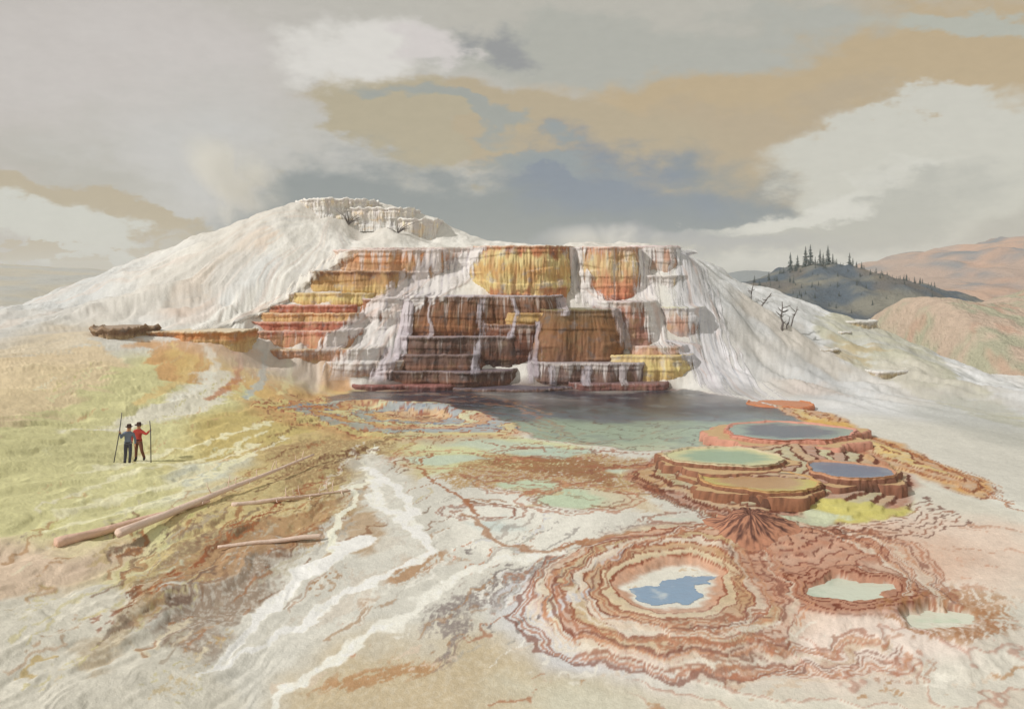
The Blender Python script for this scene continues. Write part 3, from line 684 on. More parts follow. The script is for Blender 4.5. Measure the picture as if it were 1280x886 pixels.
# ------------------------------------------------------------------ terraces
def tier(px0, px1, yt, yb, Y, D, pal, name='terrace_tier', parent=None, white=.3, nexp=3.4, lip=.16, flute=.13, extra=1.0, seed=None, cap=(206, 198, 190), taper=.0, bulge=.25, thick=None, topwob=.11):
    """one step of flowstone: a rounded block with a fluted, dripping face and a pooled top"""
    seed = seed if seed is not None else int(px0 * 3 + yt)
    rs = random.Random(seed)
    a, b = unp(px0, yt, Y), unp(px1, yt, Y); hw = (b[0] - a[0]) / 2; xc = (a[0] + b[0]) / 2; zt = a[2]
    zb = unp(px0, yb, Y)[2] - extra; H = zt - zb; Hv = H - extra
    st = .065 if Y < 90 else .12
    n = max(40, int((2 * hw + 2 * D) / st)); m = max(8, int(H / (st * 1.1)))
    # arc-length even outline
    tt = np.linspace(-math.pi / 2, math.pi / 2, 1200)
    ox = hw * np.sign(np.sin(tt)) * np.abs(np.sin(tt)) ** (2 / nexp); oy = -D * np.abs(np.cos(tt)) ** (2 / nexp)
    L = np.concatenate([[0], np.cumsum(np.hypot(np.diff(ox), np.diff(oy)))]); sl = np.linspace(0, L[-1], n)
    ox = np.interp(sl, L, ox); oy = np.interp(sl, L, oy)
    tx = np.gradient(ox); ty = np.gradient(oy); tl = np.hypot(tx, ty); nx_, ny_ = ty / tl, -tx / tl     # outward
    v = np.linspace(0, 1, m)[:, None]; sg = sl[None, :]
    vz = v * H
    lobes = np.abs(noise(sg * .45 + seed, 0 * vz + seed * .3, 5)) * .5 + fbm(sg * .23 + seed, vz * .1, 2, 7) * 1.1
    col_ = fbm(sg * 2.4 + seed, vz * .35, 3, 13); col2 = fbm(sg * 6.5, vz * .9 + seed, 3, 19)
    prof = -lip * ss(vz, .10, .35) + bulge * np.sin(np.clip(vz / max(Hv, .1), 0, 1) * math.pi) * .8 + (vz * .10) + taper * vz
    off = lobes * min(1, D * .3) + flute * col_ * ss(vz, 0, .3) + flute * .55 * col2 * ss(vz, .05, .4) + prof
    # horizontal minor ledges
    led = noise(vz * 1.6 + seed, sg * .12, 29); off = off + .10 * ss(led, .0, .15)
    X = xc + ox[None, :] + nx_[None, :] * off; Yy = (Y + D) + oy[None, :] + ny_[None, :] * off
    rimw = topwob * fbm(sg * 1.3 + seed, 0 * vz, 3, 31) + .04 * noise(sg * 5, 0 * vz, 33)
    Z = zt - vz + rimw * (1 - ss(vz, 0, .6))
    Vs = np.stack([X, Yy, Z], -1)
    # cap rings
    caps = []
    for q, dz in ((.985, .0), (.96, -.06), (.85, -.07), (.5, -.05), (0.02, 0)):
        pts = np.stack([xc + (X[0] - xc) * (.25 + .75 * q), (Y + D) + (Yy[0] - (Y + D)) * q, Z[0] * q ** .2 * 0 + zt + rimw[0] * (q > .9) + dz], -1); caps.append(pts)
    Vs = np.concatenate([np.stack(caps[::-1]), Vs], 0)
    P = [lin(p) * .88 + lin(p).mean() * .12 for p in pal]
    t = np.clip(vz / max(Hv, .1), 0, 1.2) + .28 * fbm(sg * 1.1, vz * .6 + seed, 3, 37) + .16 * col_ 
    t = np.clip(t, 0, 1) * (len(P) - 1); k = np.clip(np.floor(t).astype(int), 0, len(P) - 2); f = ss(t - k, .1, .9)
    P = np.array(P); C = P[k] + (P[k + 1] - P[k]) * f[..., None]
    s1 = fbm(sg * 5.5, vz * .45 + seed, 3, 43, .6); s2 = fbm(sg * 1.6, vz * .25 + seed, 3, 47)
    dk = ss(s1, .05, .35) * .42; C = C + (C * np.array([.52, .40, .34]) - C) * dk[..., None]
    li = ss(-s1, .12, .4) * .35; C = C + (np.minimum(C * 1.55 + .03, .8) - C) * li[..., None]
    pt = ss(s2, .05, .3) * .4; C = C + (P[0] - C) * pt[..., None]
    s3 = fbm(sg * .9 + seed, vz * 1.1, 4, 67, .6); mu = (C.mean(-1, keepdims=True) * np.array([1.5, 1.05, .55]))
    C = C + (mu - C) * (ss(s3, .08, .35) * .45)[..., None]; C = C + (C.mean(-1, keepdims=True) * np.array([1.0, .98, 1.08]) - C) * (ss(-s3, .1, .4) * .5)[..., None]
    # milky drips running down from the lip
    ln = np.maximum(0.15, (noise(sg * 1.9 + seed * 1.7, 0 * vz, 53) * 1.6 + white * 1.7 - .35)) * Hv
    fine = fbm(sg * 7, vz * .3, 2, 59)
    dr = (1 - ss(vz + fine * .6, ln * .55, ln)) * ss(white + fine * .9, .0, .45)
    C = C + (lin((214, 208, 208)) - C) * np.clip(dr * min(1, white * 1.8), 0, .92)[..., None]
    C = C + (lin(cap) - C) * (1 - ss(vz + fine * .12, .02, .13))[..., None] * .85
    Cc = np.empty((5, n, 3)); Cc[:] = lin(cap); C = np.concatenate([Cc, C], 0)
    C = C * (1 + .1 * fbm(sl * .8, sl * 0 + seed, 3, 61))[None, :, None]
    wt = np.full(C.shape[:2], .35); wt[:4] = .9
    o = mesh_obj(name, Vs, grid_faces(Vs.shape[0], n)[:, ::-1], M_tier, np.clip(C * ALB, 0, .85), wt, parent)
    TIERS.append(o)
    return o


def veil_mat():
    m = mat('water_veil', bump=.35, bscale=5, var=.06, vscale=2, wetrough=.35, spec=.4, grit=.05); g = NT(m.node_tree)
    a_ = g.n.new('ShaderNodeAttribute'); a_.attribute_name = 'cover'
    g.l.new(a_.outputs['Fac'], g.n['Principled BSDF'].inputs['Alpha']); return m
M_veil = veil_mat()
from mathutils.bvhtree import BVHTree
TIERS = []
_bvh = [None]
def drape_tree():
    if _bvh[0] is None:
        V = []; Fs = []; n = 0
        for o in TIERS:
            v = np.empty(len(o.data.vertices) * 3, np.float32); o.data.vertices.foreach_get('co', v); v = v.reshape(-1, 3)
            f = np.empty(len(o.data.loops), np.int32); o.data.loops.foreach_get('vertex_index', f)
            V.append(v); Fs.append(f.reshape(-1, 4) + n); n += len(v)
        X, Y = np.meshgrid(np.linspace(-24, 26, 200), np.linspace(60, 84, 120)); Z = Surf(X, Y).z
        V.append(np.stack([X, Y, Z], -1).reshape(-1, 3)); Fs.append(grid_faces(120, 200) + n)
        _bvh[0] = BVHTree.FromPolygons(np.concatenate(V).tolist(), np.concatenate(Fs).tolist())
    return _bvh[0]


def cascade(path, wid, name='cascade', parent=None, seed=0, tint=(226, 222, 222), tint2=(196, 191, 198), bulge=.12, strands=1.0, mt=None, dens=.62):
    """a veil of milky water and white crust running down over the faces and ledges of the tiers"""
    P = np.array([unp(*p) for p in path]); wd = np.array(wid, float) * P[:, 1] / F / 2
    L = np.concatenate([[0], np.cumsum(np.linalg.norm(np.diff(P[:, [0, 2]], axis=0), axis=1))])
    n = max(12, int(L[-1] / .07)); s = np.linspace(0, L[-1], n)
    C0 = np.stack([np.interp(s, L, P[:, i]) for i in range(3)], -1); W = np.interp(s, L, wd)
    kw = 15 if n > 30 else 5; ker = np.hanning(kw + 2)[1:-1]; ker /= ker.sum()
    for i in range(3): C0[:, i] = np.convolve(np.pad(C0[:, i], kw // 2, 'edge'), ker, 'valid')
    m = max(16, int(2 * W.max() / .06)); q = np.linspace(-1, 1, m)[None, :]
    S0 = s[:, None]
    X = C0[:, :1] + q * W[:, None] * (1.15 + .4 * fbm(S0 * .4 + seed, q * .8, 3, 3 + seed)) + .3 * fbm(S0 * .5 + seed, q * 0, 3, 7)
    Z = C0[:, 2:3] + 0 * X + .12 * fbm(q * 3, S0 * .7, 3, 5)
    tr = drape_tree(); Y = np.empty(X.shape); dv = Vector((0, 1, 0))
    for i in range(n):
        for j in range(m):
            h = tr.ray_cast(Vector((X[i, j], 55, Z[i, j])), dv)
            Y[i, j] = h[0].y if h[0] is not None else C0[i, 1] + .5
    Y = np.minimum(Y, C0[:, 1:2] + 4.5)
    for _ in range(3):                       # the sheet bridges small hollows
        Yp = np.pad(Y, 1, 'edge'); Ys = (Yp[:-2, 1:-1] + Yp[2:, 1:-1] + Yp[1:-1, :-2] + Yp[1:-1, 2:] + 2 * Y) / 6; Y = np.minimum(Y, Ys)
    st = fbm(X * 3.2 + .5 * fbm(S0 * .5, q, 2, 9), S0 * .22 + seed, 4, 11, .6)
    lumps = fbm(q * W[:, None] * 1.2 + seed, S0 * .8, 3, 15)
    Y = Y - .05 - bulge * (1 - q ** 2) - np.maximum(st, 0) * .22 * strands - lumps * .06
    c = lin(tint) + (lin(tint2) - lin(tint)) * (ss(-st, .0, .35))[..., None]
    c = c * (1 + .08 * lumps)[..., None]
    c = c + (lin((206, 172, 156)) - c) * (ss(fbm(q * W[:, None] * 1.5, S0 * .3, 3, 27 + seed), .12, .4) * .4)[..., None]
    ed = (1 - np.abs(q)) * 1.5 + st * 2.0 + lumps * .7 + ((dens if max(wid) > 24 else .42) - .5) * 1.2
    end = ss(S0 / L[-1], 0, .03) * (1 - .8 * ss(S0 / L[-1], .90, 1.0))
    al = ss(ed, .2, 1.0) * end * (.93 if max(wid) > 24 else .72)
    o = mesh_obj(name, np.stack([X, Y, Z], -1), grid_faces(n, m)[:, ::-1], mt or M_veil, np.clip(c * ALB, 0, .86), np.full(c.shape[:2], .6), parent)
    a_ = o.data.attributes.new('cover', 'FLOAT', 'POINT'); a_.data.foreach_set('value', al.astype(np.float32).ravel())
    return o


terr = empty('hot_spring_terrace', (0, 0, 0), label='tall stepped hot spring terrace of orange, ochre and dark brown tiers with white cascades', cat='rock terrace')
OCH0 = [(196, 150, 84), (206, 160, 78), (176, 118, 56), (214, 178, 90)]
BRN = [(128, 90, 66), (122, 80, 52), (150, 98, 58), (112, 76, 60)]
DRK = [(116, 90, 80), (102, 72, 60), (128, 86, 66), (92, 70, 66)]
RED = [(196, 120, 96), (176, 96, 70), (196, 128, 92), (160, 92, 76)]
PNK = [(206, 168, 150), (196, 150, 128), (206, 176, 156), (190, 150, 130)]
GLD = [(184, 112, 66), (222, 200, 136), (212, 170, 100), (224, 200, 130), (196, 130, 80)]
CRM = [(200, 130, 84), (220, 192, 140), (206, 140, 100), (196, 116, 80)]
YEL = [(210, 184, 126), (216, 192, 120), (208, 176, 108), (190, 158, 108)]
GRY = [(140, 116, 106), (116, 92, 86), (130, 98, 86), (96, 82, 84)]
T = dict(parent=terr)
tier(425, 856, 309, 380, 78.5, 5, PNK, white=.45, **T)
tier(412, 562, 311.5, 345, 76.6, 4, [(206, 160, 128), (206, 140, 88), (196, 150, 110), (200, 160, 120)], white=.4, cap=(226, 208, 206), **T)
tier(597, 717, 307, 371, 75.0, 4, GLD, white=.12, bulge=.5, flute=.2, cap=(222, 200, 180), **T)
tier(726, 803, 308, 380, 75.4, 4, CRM, white=.30, bulge=.35, flute=.2, cap=(226, 210, 206), **T)
tier(790, 853, 307, 350, 77.0, 4, PNK, white=.5, cap=(222, 200, 206), **T)
tier(381, 505, 338.5, 376, 74.6, 4, [(150, 100, 64), (192, 148, 92), (214, 182, 114), (206, 168, 104)], white=.15, cap=(206, 170, 140), **T)
tier(360, 480, 366, 388, 73.6, 4, YEL, white=.15, cap=(212, 190, 150), **T)
tier(334, 448, 381, 399, 72.3, 4, RED, white=.2, cap=(220, 170, 156), **T)
tier(318, 452, 391, 410, 71.5, 4, [(206, 150, 96), (206, 170, 110), (186, 120, 80)], white=.2, cap=(216, 186, 150), **T)
tier(286, 450, 402, 422, 70.4, 4, RED, white=.2, cap=(206, 160, 140), **T)
tier(262, 450, 413, 444, 69.2, 5, [(196, 110, 84), (206, 150, 116), (200, 150, 110), (206, 170, 120)], white=.25, cap=(214, 180, 160), **T)
tier(300, 470, 436, 458, 67.9, 5, [(200, 140, 96), (190, 140, 110), (206, 176, 130)], white=.3, cap=(206, 186, 156), **T)
tier(449, 520, 373, 430, 72.6, 4, [(160, 100, 60), (176, 110, 60), (196, 140, 96)], white=.2, cap=(206, 196, 200), **T)
tier(500, 702, 369.5, 430, 71.9, 4, BRN, white=.22, bulge=.4, flute=.2, cap=(190, 184, 196), **T)
tier(626, 706, 391, 414, 71.2, 3, [(190, 150, 84), (206, 170, 100), (150, 100, 60)], white=.2, cap=(190, 150, 96), **T)
tier(596, 700, 405, 470, 70.9, 4, [(130, 80, 54), (110, 66, 48), (96, 62, 54)], white=.25, cap=(150, 110, 84), **T)
tier(748, 822, 376.5, 436, 71.9, 4, [(186, 150, 130), (176, 120, 100), (170, 120, 104), (190, 150, 136)], white=.35, cap=(206, 196, 200), **T)
tier(672, 773, 387, 462, 70.2, 4, [(126, 92, 54), (140, 94, 50), (150, 104, 70), (134, 100, 84)], white=.10, bulge=.5, cap=(120, 112, 78), **T)
tier(827, 884, 384, 432, 72.6, 4, [(190, 180, 170), (196, 150, 130), (200, 186, 180)], white=.35, cap=(196, 196, 160), **T)
tier(802, 870, 344, 402, 75.6, 4, [(216, 206, 190), (214, 190, 160), (206, 180, 160)], white=.6, cap=(226, 220, 216), **T)
tier(486, 662, 420, 461, 70.1, 4, DRK, white=.2, cap=(166, 150, 156), **T)
tier(498, 604, 443, 470, 69.0, 3, DRK, white=.15, cap=(130, 112, 114), **T)
tier(788, 860, 432, 455, 70.6, 3, PNK, white=.3, cap=(196, 170, 160), **T)
tier(762, 878, 444, 487, 69.2, 4, YEL, white=.18, bulge=.4, cap=(222, 200, 140), **T)
tier(656, 817, 453, 486, 68.4, 4, GRY, white=.42, bulge=.3, cap=(166, 156, 160), **T)
tier(466, 644, 464, 488, 67.7, 4, DRK, white=.2, cap=(126, 112, 120), **T)
tier(436, 572, 481, 493, 66.8, 3, [(130, 80, 74), (96, 62, 66)], white=.15, cap=(150, 100, 96), **T)
tier(712, 836, 479, 493, 66.9, 3, [(136, 86, 76), (110, 72, 72)], white=.2, cap=(130, 104, 106), **T)
tier(560, 728, 485, 493, 66.6, 3, DRK, white=.2, cap=(100, 92, 104), **T)
tier(405, 500, 452, 474, 67.9, 4, [(206, 176, 150), (190, 150, 130), (206, 190, 170)], white=.5, cap=(216, 200, 190), **T)

K = dict(parent=terr)
cascade([(600, 306, 75.6), (580, 325, 75), (555, 350, 73.8), (525, 372, 72.6), (490, 395, 71.6), (460, 425, 70), (440, 452, 68), (425, 478, 66.6)], (30, 46, 62, 60, 46, 50, 60, 50), seed=1, **K)
cascade([(545, 308, 76.5), (530, 335, 75), (505, 362, 73.6), (470, 385, 72), (430, 415, 70), (400, 445, 68)], (26, 46, 52, 40, 34, 30), seed=2, tint=(222, 214, 214), **K)
cascade([(500, 380, 71.8), (488, 410, 71.0), (470, 440, 69.3), (452, 470, 67)], (30, 34, 40, 40), seed=3, **K)
cascade([(722, 306, 75.0), (722, 335, 74.4), (728, 360, 73.4), (745, 378, 72), (752, 388, 71.4)], (22, 24, 30, 44, 36), seed=4, **K)
cascade([(806, 308, 76.4), (806, 345, 75), (812, 375, 73.6), (822, 400, 72), (828, 428, 70.6), (838, 446, 69.6)], (22, 34, 36, 32, 28, 18), seed=5, **K)
cascade([(852, 308, 78), (862, 335, 77), (868, 362, 75.4), (880, 392, 74), (892, 425, 72), (905, 460, 69.5), (935, 500, 65.5)], (26, 50, 64, 56, 52, 60, 80), seed=6, tint=(214, 213, 218), tint2=(196, 198, 208), strands=.7, **K)
cascade([(830, 425, 71.6), (862, 432, 71.2), (876, 452, 70), (888, 478, 67.8), (900, 492, 66)], (30, 44, 32, 34, 30), seed=7, tint=(206, 204, 210), **K)
cascade([(604, 371, 71.6), (600, 395, 71.1), (598, 425, 69.8), (596, 445, 69.0), (594, 470, 67.4)], (10, 12, 16, 12, 10), seed=8, tint=(190, 184, 196), bulge=.2, **K)
cascade([(640, 371, 71.4), (646, 395, 71), (640, 425, 69.8)], (7, 8, 9), seed=9, tint=(190, 184, 196), bulge=.2, **K)
cascade([(538, 371, 71.4), (537, 400, 71.2), (537, 425, 69.9)], (6, 7, 9), seed=10, tint=(190, 180, 186), bulge=.2, **K)
cascade([(508, 374, 71.8), (506, 400, 71.5), (500, 428, 70.0), (486, 455, 68.5), (470, 480, 66.9)], (16, 18, 22, 28, 34), seed=11, tint=(200, 192, 200), bulge=.3, **K)
cascade([(672, 400, 70.4), (672, 430, 70), (666, 458, 68.6), (664, 484, 67)], (10, 12, 18, 20), seed=12, tint=(176, 166, 176), bulge=.25, **K)
cascade([(700, 372, 71.7), (706, 385, 71.2), (704, 395, 70.8)], (20, 24, 16), seed=13, tint=(206, 198, 206), bulge=.25, **K)
cascade([(772, 384, 71.0), (778, 410, 70.8), (785, 440, 70)], (18, 18, 14), seed=14, tint=(196, 184, 186), bulge=.25, **K)
cascade([(440, 312, 76.4), (415, 325, 75.6), (385, 345, 74.8), (350, 372, 73.2), (310, 395, 71.4), (270, 412, 69)], (30, 34, 30, 26, 24, 30), seed=15, tint=(228, 224, 218), tint2=(206, 204, 206), bulge=.5, strands=.6, **K)
cascade([(690, 456, 68), (690, 484, 66.9)], (9, 12), seed=16, tint=(186, 180, 190), bulge=.2, **K)
cascade([(735, 456, 68), (733, 482, 66.9)], (12, 12), seed=17, tint=(186, 180, 190), bulge=.2, **K)
cascade([(780, 456, 68), (782, 482, 66.9)], (9, 12), seed=18, tint=(190, 182, 186), bulge=.2, **K)

# white crust ledges on the summit of the mound
for i, a_ in enumerate([((366, 462, 248, 262, 84.6), 'white crumbly crust ledge along the very top of the mound'),
                        ((436, 517, 259, 276, 84.0), 'overhanging white crust ledge just right of the mound summit'),
                        ((488, 548, 273, 296, 83.6), 'rounded white crust hump stepping down right of the summit ledge')]):
    (p0, p1, t_, b_, Y), lb = a_
    o = tier(p0, p1, t_, b_, Y, 4, [(232, 228, 222), (222, 214, 204), (214, 212, 210)], name='crust_ledge', white=.5, lip=.3, flute=.25, cap=(236, 234, 230), topwob=.35)
    tag(o, lb, 'rock ledge', 'white crust ledges on the mound summit')
o = tier(150, 300, 414, 430, 64.0, 4, [(190, 140, 84), (200, 130, 70), (206, 176, 120)], name='rock_ledge', white=.2, lip=.3, cap=(222, 206, 180), topwob=.15)
tag(o, 'long low orange rock ledge with dripping edge left of the terraces', 'rock ledge')
o = tier(98, 166, 410, 424, 61.5, 4, [(150, 124, 100), (136, 104, 76), (186, 160, 124)], name='rock_ledge', white=.05, lip=.35, flute=.3, cap=(160, 134, 110), topwob=.45, nexp=2.4)
tag(o, 'dark brown broken rock ledge at the left end of the orange ledge', 'rock ledge')
o = tier(952, 1013, 508, 521, 58.4, 3, [(196, 110, 70), (186, 104, 66)], name='rock_slab', white=.0, cap=(200, 130, 90), nexp=5, extra=.5)
tag(o, 'rust orange rock slab beside the dark lake at the foot of the white slope', 'rock slab')
# small tiers on the right slope
for p0, p1, t_, b_, Y, lb in ((1058, 1102, 401, 416, 84, 'small icicle fringed ledge at the end of the white right slope'),
                              (1030, 1070, 414, 424, 81.5, 'low ochre ledge on the right slope below the fringed ledge'),
                              (1002, 1048, 436, 443, 77.0, 'thin toothed ledge low on the right slope'),
                              (1090, 1140, 463, 474, 74.3, 'pale ledge with icicle teeth farthest down the right slope')):
    o = tier(p0, p1, t_, b_, Y, 3, [(200, 196, 190), (184, 166, 130), (196, 190, 180)], name='slope_ledge', white=.4, cap=(216, 216, 214), lip=.25, flute=.2)
    tag(o, lb, 'rock ledge', 'small ledges on the right slope')

# ------------------------------------------------------------------ raised basins
def basin(px, py, rpx, yt_off, hgt, wallpal, watercol, rimcol, label, seed, ry=1.0, ledges=0):
    c = at(px, py); z0 = gz(c[0], c[1]) - .1
    Yc = c[1]; rx = rpx / F * Yc; r = rx
    th = np.linspace(0, 2 * math.pi, 220, endpoint=False)
    shape = 1 + .06 * np.sin(th * 2 + seed) + .06 * np.sin(th * 3 + seed * 2) + .025 * np.sin(th * 5 + seed) + .10 * noise(np.cos(th) * 2 + seed, np.sin(th) * 2, 3) + .05 * np.abs(noise(np.cos(th) * 5 + seed, np.sin(th) * 5, 4)) * 1.6
    root = empty('travertine_basin', (c[0], c[1], z0), label=label, cat='spring basin', group='raised basins right of the lake')
    prof = [(1.10, -.3)] + [(1.07 - .09 * (i / 22) ** .7, hgt * i / 22) for i in range(23)] + [(1.0, hgt + .02), (.99, hgt + .025), (.97, hgt + .02), (.955, hgt - .03), (.93, hgt - .08), (.90, hgt - .10)]
    V = []; C = []
    for (q, zz) in prof:
        fl = 1 + (.05 * fbm(th * 11, zz * .8 + 0 * th, 3, seed) + .05 * fbm(th * 3, zz * 2 + 0 * th, 3, seed + 5)) * (1 - ss(zz, hgt * .75, hgt))
        V.append(np.stack([r * q * shape * fl * np.cos(th), r * ry * q * shape * fl * np.sin(th), zz + .08 * fbm(np.cos(th) * 2.5 + seed, np.sin(th) * 2 + seed, 3, 9) * (zz > 0)], -1))
        t = np.clip(zz / hgt, 0, 1) + .3 * fbm(th * 12, zz * 2 + 0 * th, 3, seed + 9)
        a_, b_ = lin(wallpal[0]), lin(wallpal[1]); cc = a_ + (b_ - a_) * np.clip(t, 0, 1)[:, None]
        dk = ss(fbm(th * 22, zz * 1.5 + 0 * th, 3, seed + 21), .0, .3)[:, None] * .55; cc = cc * (1 - dk * np.array([.5, .62, .68]))
        if q < .992 or zz > hgt: cc = cc * .15 + lin(rimcol) * .85
        ft = ss(.25 - t[:, None] + .0 * cc, -.05, .25) * .35 if zz < hgt else 0; cc = cc + (lin((84, 56, 46)) - cc) * ft
        C.append(cc)
    mesh_obj('rim_wall', np.stack(V), grid_faces(len(prof), len(th), True), M_tier, np.clip(np.stack(C) * ALB, 0, .85), np.full((len(prof), len(th)), .2), root)
    sh2 = shape * (1.16 + .55 * noise(np.cos(th) * 1.3 + seed * 3, np.sin(th) * 1.3, 8) + .10 * noise(np.cos(th) * 6, np.sin(th) * 6, 9))
    V = []; C = []
    for q, zz in ((1.04, -.4), (1.03, .05), (1.01, hgt * .28), (1.0, hgt * .36), (.98, hgt * .38), (.95, hgt * .36), (.9, hgt * .34), (.5, hgt * .34)):
        fl = 1 + .03 * fbm(th * 9, zz + 0 * th, 3, seed + 31)
        V.append(np.stack([r * q * sh2 * fl * np.cos(th), r * ry * q * sh2 * fl * np.sin(th), zz + 0 * th], -1))
        k = ss(fbm(th * 16, zz * 3 + 0 * th, 3, seed + 33), -.1, .25)[:, None]; a_ = lin(wallpal[1]) if q > .985 else lin((200, 170, 130)); C.append(a_ * (1 - .4 * k * (q > .985)) + 0 * k)
    mesh_obj('lower_ledge', np.stack(V), grid_faces(8, len(th), True), M_tier, np.clip(np.stack(C) * ALB, 0, .85), np.full((8, len(th)), .2), root)
    V = []; C = []
    for q in np.linspace(.96, .001, 14):
        V.append(np.stack([r * q * shape * np.cos(th), r * ry * q * shape * np.sin(th), 0 * th + hgt - .05], -1))
        g = ss(q + .25 * fbm(np.cos(th) * 2 * q, np.sin(th) * 3 * q, 3, seed), .55, .9)[:, None]
        C.append(lin(watercol[0]) + (lin(watercol[1]) - lin(watercol[0])) * g)
    mesh_obj('water', np.stack(V), grid_faces(14, len(th), True), M_water, np.stack(C) * ALB, np.ones((14, len(th))), root)
    return root


RW = ((122, 86, 66), (156, 108, 84))
basin(985, 553, 76, 0, .32, ((176, 120, 100), (206, 150, 130)), ((92, 106, 124), (146, 168, 160)), (206, 150, 136), 'low wide basin of blue grey water with pink rim at the back of the group', 1, .9)
basin(905, 590, 68, 0, .32, RW, ((150, 176, 150), (206, 206, 160)), (206, 196, 166), 'raised round basin of green water with pale crescent rim', 2, .85)
basin(950, 617, 72, 0, .27, ((112, 76, 58), (150, 102, 76)), ((186, 150, 110), (196, 186, 110)), (196, 160, 110), 'rust walled basin nearly dry with ochre floor in front of the green pool', 3, .75)
basin(1062, 606, 54, 0, .42, ((106, 74, 60), (146, 100, 80)), ((96, 110, 140), (120, 134, 156)), (196, 150, 120), 'tall rust walled basin brimming with slate blue water at right', 4, .85)
zc = at(1085, 640)

# vent cone
c = at(938, 662); z0 = gz(*c) - .15; th = np.linspace(0, 2 * math.pi, 160, endpoint=False); V = []; C = []
for q in np.linspace(1, 0, 46):
    hh = .42 * (1 - q) ** 1.6 if q > .09 else .42 * .8
    rr_ = 2.1 * q * (1 + .16 * np.sin(th * 3 + 1) + .14 * fbm(np.cos(th) * 2, np.sin(th) * 2, 3, 5)) + .02
    sp_ = fbm(th * 7, q * 3 + 0 * th, 3, 8)
    V.append(np.stack([rr_ * np.cos(th), rr_ * np.sin(th) * .9, hh + .03 * sp_ * (1 - abs(2 * q - 1)) - (.18 if q < .04 else 0) + 0 * th - .06 * q], -1))
    V[-1][:, 2] += Surf(V[-1][:, 0] + c[0], V[-1][:, 1] + c[1]).z - z0 - .25 * ss(q, .8, 1)
    k = ss(sp_ * .8 + (1 - q) * .5, .1, .5)[:, None]
    C.append(lin((188, 134, 108)) + (lin((96, 62, 54)) - lin((188, 134, 108))) * k)
o = mesh_obj('vent_cone', np.stack(V), grid_faces(46, 160, True), M_tier, np.stack(C) * ALB, np.zeros((46, 160)) + .1)
o.location = (c[0], c[1], z0); tag(o, 'small dark rust brown spring vent cone above the ringed blue pool', 'spring vent')

# ------------------------------------------------------------------ far hills, aerial haze mixed into some of their colours
def ridge(name, sil, Y, zfoot, front, back, colf, seed, amp=.12, nx=260, ny=90, sharp=1.0):
    px = np.array([p[0] for p in sil], float); py = np.array([p[1] for p in sil], float)
    X0 = (px - 640) / F * Y; Z0 = HC - (py - HZ) / F * Y
    xs = np.linspace(X0[0], X0[-1], nx); zs = np.interp(xs, X0, Z0); zs = zs + fbm(xs * 30 / Y, xs * 0 + seed, 4, seed + 50) * Y * .004
    ys = np.concatenate([np.linspace(Y - front, Y, ny), np.linspace(Y, Y + back, 25)[1:]])
    GX, GY = np.meshgrid(xs, ys)
    t = np.where(GY <= Y, (GY - (Y - front)) / front, 1 - (GY - Y) / back)
    pr = ss(t, 0, 1) ** sharp
    sc = 8.0 / front
    sp_ = 1 - np.abs(fbm(GX * sc * .5 + fbm(GX * sc * .3, GY * sc * .3, 3, seed) * .6, GY * sc * .16, 4, seed + 3)) * 2.2
    H = zs[None, :] - zfoot
    Z = zfoot + H * pr + H * amp * sp_ * (np.clip(1 - pr, 0, 1) * pr * 3) + H * .03 * fbm(GX * sc * 3, GY * sc * 3, 4, seed + 9) * (pr > .02)
    GX = GX * GY / Y if False else GX
    C = colf(GX, GY, Z, t, sc)
    o = mesh_obj(name, np.stack([GX, GY, Z], -1), grid_faces(len(ys), nx), M_hill, C, np.zeros(GX.shape))
    return tag(o, kind='structure'), (xs, zs)


def mixn(a, b, m): return lin(a) + (lin(b) - lin(a)) * m[..., None]
def c_pine(x, y, z, t, sc):  # lightened and blued: distance haze painted into the hill colour
    n_ = fbm(x * sc * 1.3, y * sc * 1.0 + z * .05, 4, 5); c = mixn((84, 98, 112), (136, 134, 124), ss(n_, -.15, .3))
    c += (lin((128, 112, 92)) - c) * (ss(fbm(x * sc * 1.0, y * sc * .4, 3, 8), .1, .3) * .5)[..., None]
    return c
def c_red(x, y, z, t, sc):
    n_ = fbm(x * sc * .8 + z * .02, y * sc * .3, 4, 15); c = mixn((186, 162, 148), (132, 138, 146), ss(n_, -.05, .25))
    c += (lin((206, 166, 140)) - c) * (ss(fbm(x * sc * 1.4, y * sc * .7, 4, 18), .05, .3) * .7)[..., None]
    return c
def c_sal(x, y, z, t, sc):  # pale and low in contrast: haze painted into the colour
    n_ = fbm(x * sc * 1.3, y * sc * 1.0, 4, 25); c = mixn((208, 186, 168), (186, 184, 160), ss(n_, -.15, .15))
    c += (lin((204, 168, 148)) - c) * (ss(fbm(x * sc * 1.7, y * sc * .8, 4, 28), .15, .32) * .7)[..., None]
    return c
def c_blue(x, y, z, t, sc): return mixn((104, 118, 132), (118, 128, 136), ss(fbm(x * sc, y * sc, 3, 35), -.2, .2))

